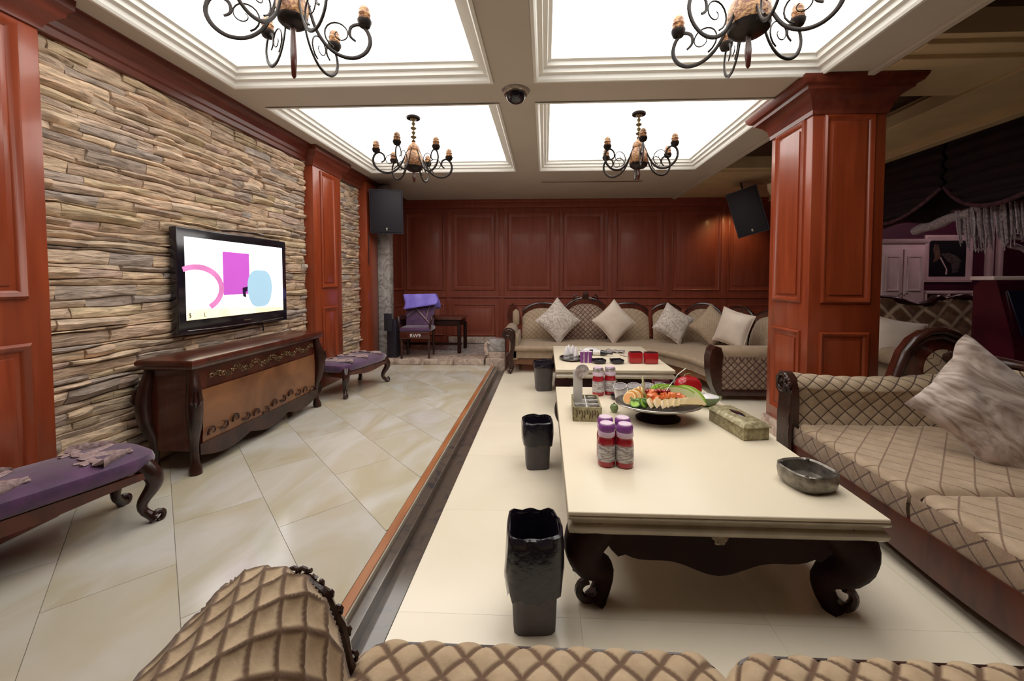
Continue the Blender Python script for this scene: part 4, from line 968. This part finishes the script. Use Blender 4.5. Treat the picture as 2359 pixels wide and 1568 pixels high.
# far sofa with big diamonds
T = thing('sofa', 'brown sofa with large cream lattice back, beyond the dark wing', 'sofa', (4.86, 5.1, RF))
def fb(s_, t): return (-.72+1.40*s_, .22+.12*t, .40+(.78+.05*math.sin(2*PI*s_*1.5))*t)
p_ = MB(); p_.patch(fb, 60, 50, 1.4, .80, .34, .02, flip=False); p_.build('backrest', 'quilt_big', T, 60)
MB().rbox(-.75, .75, .34, .46, .10, 1.10, .03).build('back_board', 'mahogany_dark', T)
MB().tube([(-.76+1.52*i/24, .36, 1.19+.05*math.sin(2*PI*i/24*1.5)+(.05 if i in (15, 16) else 0)) for i in range(25)], [.04+.012*math.sin(i) for i in range(25)], 10).build('top_rail', 'carved_wood', T)
MB().rbox(-.72, .72, -.45, .34, .12, .44, .05).build('seat', 'beige_fabric', T)
MB().tube([(-.78, -.40, .56), (-.78, 0, .58), (-.78, .30, .66)], [.10, .11, .13], 14).build('armrest', 'beige_fabric', T)
MB().tube([(.80, -.40, .56), (.80, 0, .58), (.80, .30, .66)], [.10, .11, .13], 14).build('armrest', 'beige_fabric', T)
for x in (-.66, .66):
    for y in (-.38, .38): cabriole(MB(), (x, y, .015), (x, y, .16), Vector((x, y, 0)).normalized(), .05, .03, .04).build('leg', 'carved_wood', T)
cushion('pale cushion tucked behind the column on the lattice-backed sofa', (4.20, 4.98, .66), (R(72), R(10), R(-30)), .24, .10, 'cushion_plain')
# karaoke console
T = thing('karaoke_console', 'dark red console with a tilted navy screen beside the lattice-backed sofa', 'console', (4.62, 4.02, RF), R(-8))
MB().prism([(-.22, 0), (.22, 0), (.22, 1.40), (.10, 1.48), (-.02, 1.46), (-.20, .90), (-.22, .80)], lambda u, v, d: (d, u, v), -.32, .34).build('body', 'maroon_gloss', T, 30)
sc = MB(); sc.prism([(-.26, .04), (.28, .04), (.28, .48), (-.26, .48)], lambda u, v, d: (u, -.205+v*.36-.022-d, .90+v*.92+.02), 0, .012); so = sc.build('screen', 'navy_screen', T, 0)
for i in range(3): MB().prism([(-.10+.12*i, .10), (-.01+.12*i, .10), (-.01+.12*i, .17), (-.10+.12*i, .17)], lambda u, v, d: (u, -.205+v*.36-.036-d, .90+v*.92+.02), 0, .002).build('button_row', 'pewter', so, 0)
MB().rbox(-.34, .36, -.02, .24, 1.46, 1.50, .01).build('top', 'pale_frame', T)
# ---------------------------------------------------------------- things on the near table
ZT = TZ+.001
def bottle(label, x, y, z, group, s=1., cap='purple_cap', lab='label_print'):
    T = thing('drink_bottle', label, 'bottle', (x, y, z), random.uniform(0, 6), group); r = .043*s
    MB().lathe([(r*.86, 0), (r*.98, .006), (r, .02), (r, .115*s), (r*1.0, .118*s), (r*.9, .135*s), (r*.86, .145*s), (r*.9, .15*s)], seg=24).build('body', 'red_drink', T)
    lb = MB(); rings = []
    for z_ in (.028*s, .055*s, .085*s, .108*s): rings.append([(r*1.012*math.cos(a), r*1.012*math.sin(a), z_) for a in [R(q) for q in range(-150, 121, 15)]])
    lb.loft(rings, closed=False).build('label_wrap', lab, T)
    MB().lathe([(r*.92, .146*s), (r*.96, .152*s), (r*.96, .166*s), (r*.88, .172*s)], seg=24).build('neck_band', 'pink_cap', T)
    cp = MB().lathe([(r*.86, .170*s), (r*.92, .176*s), (r*.92, .196*s), (r*.80, .204*s), (r*.2, .205*s)], seg=24).build('cap', cap, T)
    MB().lathe([(r*.78, .202*s), (r*.74, .209*s), (r*.2, .2095*s)], seg=20).build('cap_top', 'pink_cap', cp)
random.seed(2)
for x, y, q in ((.328, 2.13, 'on the bin side towards the near table edge'), (.422, 2.12, 'on the ashtray side towards the near table edge'), (.335, 2.228, 'on the bin side towards the caddy'), (.429, 2.22, 'on the ashtray side towards the platter')): bottle('purple-capped bottle of the four, '+q, x, y, ZT, 'four drink bottles standing together', 1.08)
for x, y, q in ((.455, 3.44, 'nearer the menu card'), (.56, 3.47, 'nearer the small black ashtray')): bottle('red foil-capped bottle behind the caddy, '+q, x, y, ZT, 'foil-capped bottles behind the caddy', 1.15, 'foil')
# caddy
T = thing('condiment_caddy', 'olive-gold tabletop caddy with little compartments', 'caddy', (.30, 2.94, ZT), R(-2))
for a, b, c, d in ((-.10, .10, -.16, -.148), (-.10, .10, .148, .16), (-.10, -.088, -.16, .16), (.088, .10, -.16, .16)): MB().rbox(a, b, c, d, 0, .10, .003).build('side', 'olive_gold', T)
MB().rbox(-.095, .095, -.155, .155, 0, .02, .002).build('base', 'olive_gold', T)
for y in (-.05, .05): MB().rbox(-.09, .09, y-.004, y+.004, .02, .095, .001).build('divider', 'white_plastic', T)
MB().rbox(-.004, .004, -.15, .15, .02, .095, .001).build('divider', 'white_plastic', T)
for k in range(9):
    MB().tube([(-.075+.018*k, -.1615, .03+.02*math.sin(k*2)), (-.068+.018*k, -.1625, .055), (-.075+.018*k, -.1615, .078)], .0032, 5).build('carved_motif', 'carved_wood', T)
for i, (x, y) in enumerate(((.05, -.10), (.05, .0), (-.05, -.10), (.05, .10))):
    o = thing('dice_cup', 'small dark cup standing in the caddy compartment', 'cup', (.30+x, 2.94+y, ZT+.021), group='cups in the caddy')
    MB().lathe([(.028, 0), (.032, .07), (.029, .07), (.025, .008), (.002, .006)], seg=16).build('body', 'black_plastic', o)
    MB().lathe([(.033, .066), (.034, .070), (.033, .074), (.029, .072)], seg=16).build('rim', 'pewter', o)
T = thing('menu_stand', 'tall grey-white standing menu card in the caddy', 'menu card', (.245, 2.99, ZT+.021), R(8))
MB().rbox(-.035, .035, -.008, .008, 0, .30, .006).build('card', 'white_plastic', T)
MB().lathe([(.002, -.010), (.05, -.008), (.052, 0), (.05, .008), (.002, .010)], seg=24).build('disc_head', 'foil', T, loc=(.03, -.012, .285)).rotation_euler = (R(90), 0, 0)
# fruit platter
T = thing('fruit_platter', 'oval silver-rimmed platter on a dark pedestal', 'platter', (.80, 2.86, ZT))
MB().lathe([(.12, 0), (.125, .012), (.10, .03), (.07, .06), (.09, .075)], seg=32, sx=1.25).build('pedestal', 'dark_apron', T)
MB().lathe([(.02, .070), (.16, .074), (.215, .092), (.255, .115), (.262, .118), (.258, .124), (.21, .104), (.15, .090), (.02, .088)], seg=44, sx=1.12, sy=.9).build('dish', 'pewter', T)
MB().tube([(.262*1.12*math.cos(2*PI*i/48), .262*.9*math.sin(2*PI*i/48), .119) for i in range(49)], .006, 8).build('rim', 'silver', T)
PX_, PY_, PZ_ = .80, 2.86, ZT+.112
def put(name, mesh_src, label, cat, group, loc, rot, sc=1.):
    if name not in SRC:
        SRC[name] = mesh_src(); o = SRC[name]
    else:
        o = dup(SRC[name])
    o.location = loc; o.rotation_euler = rot; o.scale = (sc, sc, sc); tag(o, label, cat, group); return o
SRC = {}
def wedge(m, rind, a=.075, w_=.022):
    T = bpy.data.objects.new('fruit_wedge', None); COL.objects.link(T)
    def mk(): return None
    n = 12; outer = [(a*math.cos(PI*i/n), a*.62*math.sin(PI*i/n)) for i in range(n+1)]; inner = [(a*.93*math.cos(PI*i/n), a*.52*math.sin(PI*i/n)) for i in range(n+1)]
    MB().prism(inner, lambda u, v, d: (u, d, v), -w_/2, w_/2).build('flesh', m, T, 30)
    MB().prism(outer+inner[::-1], lambda u, v, d: (u, d, v), -w_/2, w_/2).build('rind', rind, T, 30); return T
def named(o, nm): o.name = nm; return o
random.seed(9)
for i in range(7):
    put('melon_slice', lambda: named(wedge('melon', 'candle', .085, .020), 'melon_slice'), 'pale golden melon slice fanned along the platter rim facing the bottles', 'fruit', 'melon slices on the platter', (PX_-.07+.048*i, PY_-.15+.022*abs(i-2.2)*.5, PZ_+.022+.004*(i % 2)), (R(-40-6*(i % 2)), R(6), R(72-9*i)))
for i in range(6):
    put('honeydew_slice', lambda: named(wedge('honeydew', 'green_fruit', .115, .022), 'honeydew_slice'), 'green-edged honeydew slice standing on the platter beside the red bag', 'fruit', 'honeydew slices on the platter', (PX_+.02+.042*i, PY_+.085-.014*i, PZ_+.035+.006*(i % 2)), (R(-14), R(7*i-16), R(34-17*i)))
def cube_fruit():
    T = bpy.data.objects.new('papaya_chunk', None); COL.objects.link(T)
    MB().rbox(-.024, .024, -.019, .019, -.015, .015, .005, 2).build('flesh', 'papaya', T); MB().rbox(-.022, .022, -.017, .017, -.0175, -.014, .001).build('skin', 'orange_fruit', T); return T
for i in range(22):
    put('papaya_chunk', cube_fruit, 'orange-red papaya chunk heaped across the middle of the platter', 'fruit', 'papaya chunks on the platter', (PX_-.09+.27*random.random(), PY_-.06+.08*random.random(), PZ_+.035+.035*random.random()), (random.uniform(-.6, .6), random.uniform(-.6, .6), random.uniform(0, 6)))
def slice_fruit(m, rind, nm):
    T = bpy.data.objects.new(nm, None); COL.objects.link(T)
    MB().lathe([(.002, -.0062), (.026, -.0062), (.028, 0), (.026, .0062), (.002, .0062)], seg=18).build('flesh', m, T); MB().lathe([(.026, -.006), (.031, -.005), (.031, .005), (.026, .006)], seg=18, cap=False).build('rind', rind, T); return T
for i in range(7):
    put('orange_slice', lambda: slice_fruit('orange_fruit', 'melon', 'orange_slice'), 'round orange slice leaning on the platter before the wrapped cups', 'fruit', 'orange slices on the platter', (PX_-.21+.022*i, PY_-.05+.026*i, PZ_+.045+.006*(i % 2)), (R(52+8*(i % 2)), R(10*i-20), R(-25+14*i)), 1.5)
for i in range(9):
    put('kiwi_slice', lambda: slice_fruit('green_fruit', 'rind', 'kiwi_slice'), 'bright green kiwi slice between the orange and melon slices', 'fruit', 'kiwi slices on the platter', (PX_-.185+.026*(i % 5), PY_-.115+.03*(i//5)+.01*(i % 2), PZ_+.03), (R(30+12*(i % 3)), R(15*(i % 4)-20), R(20*i)), 1.2)
def cherry():
    T = bpy.data.objects.new('cherry', None); COL.objects.link(T)
    MB().lathe([(.001, -.014), (.009, -.011), (.014, -.002), (.013, .006), (.006, .012), (.001, .011)], seg=14).build('flesh', 'cherry', T); MB().tube([(0, 0, .010), (.003, 0, .022), (.010, 0, .032)], .0012, 5).build('stem', 'rind', T); return T
for i in range(6):
    put('cherry', cherry, 'dark red cherry on top of the papaya chunks', 'fruit', 'cherries on the platter', (PX_-.07+.03*i, PY_+.03+.012*(i % 2), PZ_+.075), (0, 0, i), 1.3)
# fork standing in the fruit
T = thing('serving_fork', 'thin silver fork stuck in the fruit', 'fork', (PX_+.03, PY_-.0, PZ_+.03))
MB().tube([(0, 0, .0), (.05, .03, .07), (.13, .08, .155), (.20, .12, .19)], [.003, .0035, .003, .004], 6).build('handle', 'silver', T)
for q in (-1, 0, 1): MB().tube([(0, 0, .005), (-.008+.008*q, -.006, -.008), (-.014+.009*q, -.010, -.018)], .0018, 5).build('tine', 'silver', T)
T = thing('garnish_leaf', 'pointed pink-edged leaf garnish standing in the fruit', 'garnish', (PX_-.06, PY_+.03, PZ_+.03))
for q, m_ in ((0, 'pale_frame'), (1, 'honeydew')): MB().tube([(0, .01*q, 0), (-.02-.015*q, 0, .05), (-.035-.01*q, 0, .12+.02*q), (-.036, 0, .16)], [.006, .013, .009, .001], 8, flat=.3).build('leaf', m_, T)
# cling-film wrapped cups behind the platter
random.seed(4)
for i in range(4):
    T = thing('wrapped_cup', 'tall cup in crinkled white wrap standing behind the fruit', 'cup', (.60+.105*i, 3.18+.012*i, ZT+.080), rot=(R(8), R(-14+7*i), R(24-5*i)), group='wrapped cups behind the platter')
    MB().lathe([(.040, -.075), (.046, -.05), (.052, .07), (.050, .073), (.044, -.04), (.002, -.06)], seg=20).build('glass', 'wrap', T)
    MB().tube([(.052*math.cos(a), .052*math.sin(a), .072) for a in [2*PI*j/20 for j in range(21)]], .004, 6).build('rim', 'foil', T)
def ashtray(label, x, y, z, r, h, m='pewter', group=None, sq=3.):
    T = thing('ashtray', label, 'ashtray', (x, y, z), R(12), group)
    MB().lathe([(r*.80, 0), (r*.95, h*.25), (r, h*.65), (r*.98, h*.95), (r*.93, h), (r*.84, h*.92), (r*.74, h*.35), (.01, h*.3)], seg=32, sq=sq).build('bowl', m, T)
    for k in range(4):
        a = R(45+90*k); MB().rbox(-.012, .012, -.008, .008, -.004, .004, .002).build('rest_notch', m, T, loc=(r*.98*math.cos(a), r*.98*math.sin(a), h*.98)).rotation_euler = (0, 0, a)
    return T
ashtray('large square pewter ashtray on the cream table beside the tan sofa', 1.255, 1.955, ZT, .112, .088)
ashtray('small round black ashtray between foil-capped bottles and wrapped cups', .60, 3.33, ZT, .055, .035, 'black_gloss', sq=2.)
T = thing('lime', 'small green wrapped ball beside the fruit platter', 'fruit', (.515, 2.99, ZT+.032)); MB().lathe([(.002, -.032), (.022, -.024), (.032, 0), (.024, .022), (.008, .031), (.002, .033)], seg=16).build('peel', 'green_glass', T); MB().lathe([(.004, .03), (.008, .038), (.002, .042)], seg=8).build('twist', 'olive_gold', T)
# tissue box
T = thing('tissue_box', 'olive-gold tissue box with sloped lid beside the sofa', 'tissue box', (1.265, 2.68, ZT), R(9))
MB().rbox(-.085, .085, -.19, .19, 0, .075, .006).build('body', 'olive_gold', T)
MB().rect_loft(-.085, .085, -.19, .19, [(.006, .075), (.008, .082), (.0, .088), (-.02, .105), (-.028, .108)]).build('lid', 'olive_gold', T)
MB().lathe([(.035, .1085), (.033, .110), (.01, .110)], seg=20, sy=2.2, sx=.7).build('slot', 'black_gloss', T)
# red bag, glass bowl
T = thing('red_gift_bag', 'glossy red bag on the near table behind the glass bowl', 'bag', (1.24, 3.53, ZT), R(14))
rings = []
for z, k_ in ((0, .9), (.03, 1.02), (.08, 1.0), (.12, .8), (.14, .5)): rings.append([(.115*k_*math.cos(t)*(abs(math.cos(t))**3+abs(math.sin(t))**3)**(-1/3), .075*k_*math.sin(t)*(abs(math.cos(t))**3+abs(math.sin(t))**3)**(-1/3), z+.012*noise.noise((math.cos(t)*3, math.sin(t)*3, z*20))) for t in [2*PI*i/28 for i in range(28)]])
MB().loft(rings).build('body', 'red_box', T, 60)
MB().tube([(-.05, 0, .12), (-.03, 0, .165), (.02, 0, .17), (.05, 0, .12)], .005, 6).build('handle', 'olive_gold', T)
T = thing('red_gift_box', 'small dark red box behind the fruit platter', 'box', (1.02, 3.57, ZT), R(-6)); MB().rbox(-.07, .07, -.045, .045, 0, .08, .006).build('body', 'red_box', T); MB().rbox(-.073, .073, -.048, .048, .08, .10, .005).build('lid', 'maroon_gloss', T)
T = thing('glass_bowl', 'green-tinted wrapped glass bowl between fruit platter and tissue box', 'bowl', (1.245, 3.19, ZT), R(-15))
MB().lathe([(.05, 0), (.075, .015), (.11, .055), (.118, .075), (.112, .075), (.10, .05), (.06, .02), (.01, .014)], seg=28, sx=1.1, sy=.8).build('bowl', 'green_glass', T)
MB().lathe([(.105, .05), (.10, .075), (.06, .088), (.01, .092)], seg=28, sx=1.1, sy=.8, cap=False).build('film', 'wrap', T)
# ---------------------------------------------------------------- things on the far table
for x, lb in ((.64, 'black-rimmed glass ashtray on the far table, next to the purple cups'), (.85, 'square black and white ashtray on the far table, next to the red boxes')):
    ashtray(lb, x, 4.78, ZT, .08, .045, 'black_gloss', 'ashtrays on the far table')
for x, y, q in ((1.07, 4.80, 'beside the square ashtray'), (1.245, 4.78, 'beside the sofa return')):
    T = thing('red_box', 'glossy red snack box on the far table, '+q, 'box', (x, y, ZT), R(6), 'pair of red snack boxes'); MB().rbox(-.08, .08, -.05, .05, 0, .13, .018).build('body', 'red_box', T); MB().rbox(-.07, .07, -.042, .042, .129, .137, .003).build('lid', 'maroon_gloss', T)
T = thing('cup_tray', 'oval dark tray holding napkins on the far table', 'tray', (.33, 5.0, ZT))
MB().lathe([(.10, 0), (.135, .008), (.15, .022), (.145, .024), (.125, .012), (.01, .010)], seg=30, sy=1.3).build('tray', 'black_gloss', T); MB().tube([(.148*math.cos(2*PI*i/30), .148*1.3*math.sin(2*PI*i/30), .024) for i in range(31)], .004, 6).build('rim', 'pewter', T)
for x, y in ((.27, 4.98), (.35, 5.06), (.38, 4.93), (.30, 5.09)):
    T = thing('folded_napkin', 'white folded napkin standing on the oval tray', 'napkin', (x, y, ZT+.012), random.uniform(0, 3), 'napkins on the tray')
    MB().lathe([(.045, 0), (.052, .04), (.04, .09), (.016, .14), (.003, .155)], seg=9, sy=.6).build('fold', 'wrap', T, 20); MB().lathe([(.049, .025), (.054, .04), (.050, .05)], seg=9, sy=.6).build('band', 'foil', T, 20)
for x in (.44, .49, .54):
    T = thing('purple_shot_cup', 'small purple cup in a row beside the napkin tray', 'cup', (x, 4.80+.05*(x-.44), ZT), 0, 'purple cups on the far table')
    MB().lathe([(.018, 0), (.023, .13), (.020, .13), (.014, .008), (.002, .006)], seg=14).build('body', 'purple_cap', T); MB().lathe([(.0235, .127), (.0245, .131), (.021, .134)], seg=14).build('rim', 'pink_cap', T)
T = thing('wine_bottle', 'dark bottle lying across the far table', 'bottle', (.72, 5.25, ZT+.037), rot=(R(90), 0, R(70)))
MB().lathe([(.002, -.14), (.034, -.138), (.036, -.12), (.036, .04), (.026, .075), (.013, .10), (.013, .15)], seg=20).build('body', 'black_gloss', T); MB().lathe([(.014, .13), (.015, .155), (.005, .16)], seg=14).build('cap', 'maroon_gloss', T); MB().lathe([(.0365, -.09), (.0368, -.085), (.0368, .0), (.0365, .005)], seg=20, cap=False).build('label_wrap', 'white_plastic', T)
for i, (x, y, r) in enumerate(((.62, 5.62, 20), (.95, 5.52, -15), (1.12, 5.28, 40))):
    T = thing('crumpled_paper', ('crumpled white paper at the back of the far table', 'creased grey packet behind the lying bottle', 'pale torn wrapper beside the red boxes')[i], 'paper', (x, y, ZT), R(r))
    g = MB(); g.patch(lambda s_, t: ((s_-.5)*.26, (t-.5)*.18, .006+.045*abs(noise.noise((s_*3+i*4, t*3, 1)))), 12, 10, 1, 1); o = g.build('sheet', ('wrap', 'foil', 'cushion_plain')[i], T, 20); md = o.modifiers.new('thick', 'SOLIDIFY'); md.thickness = .003
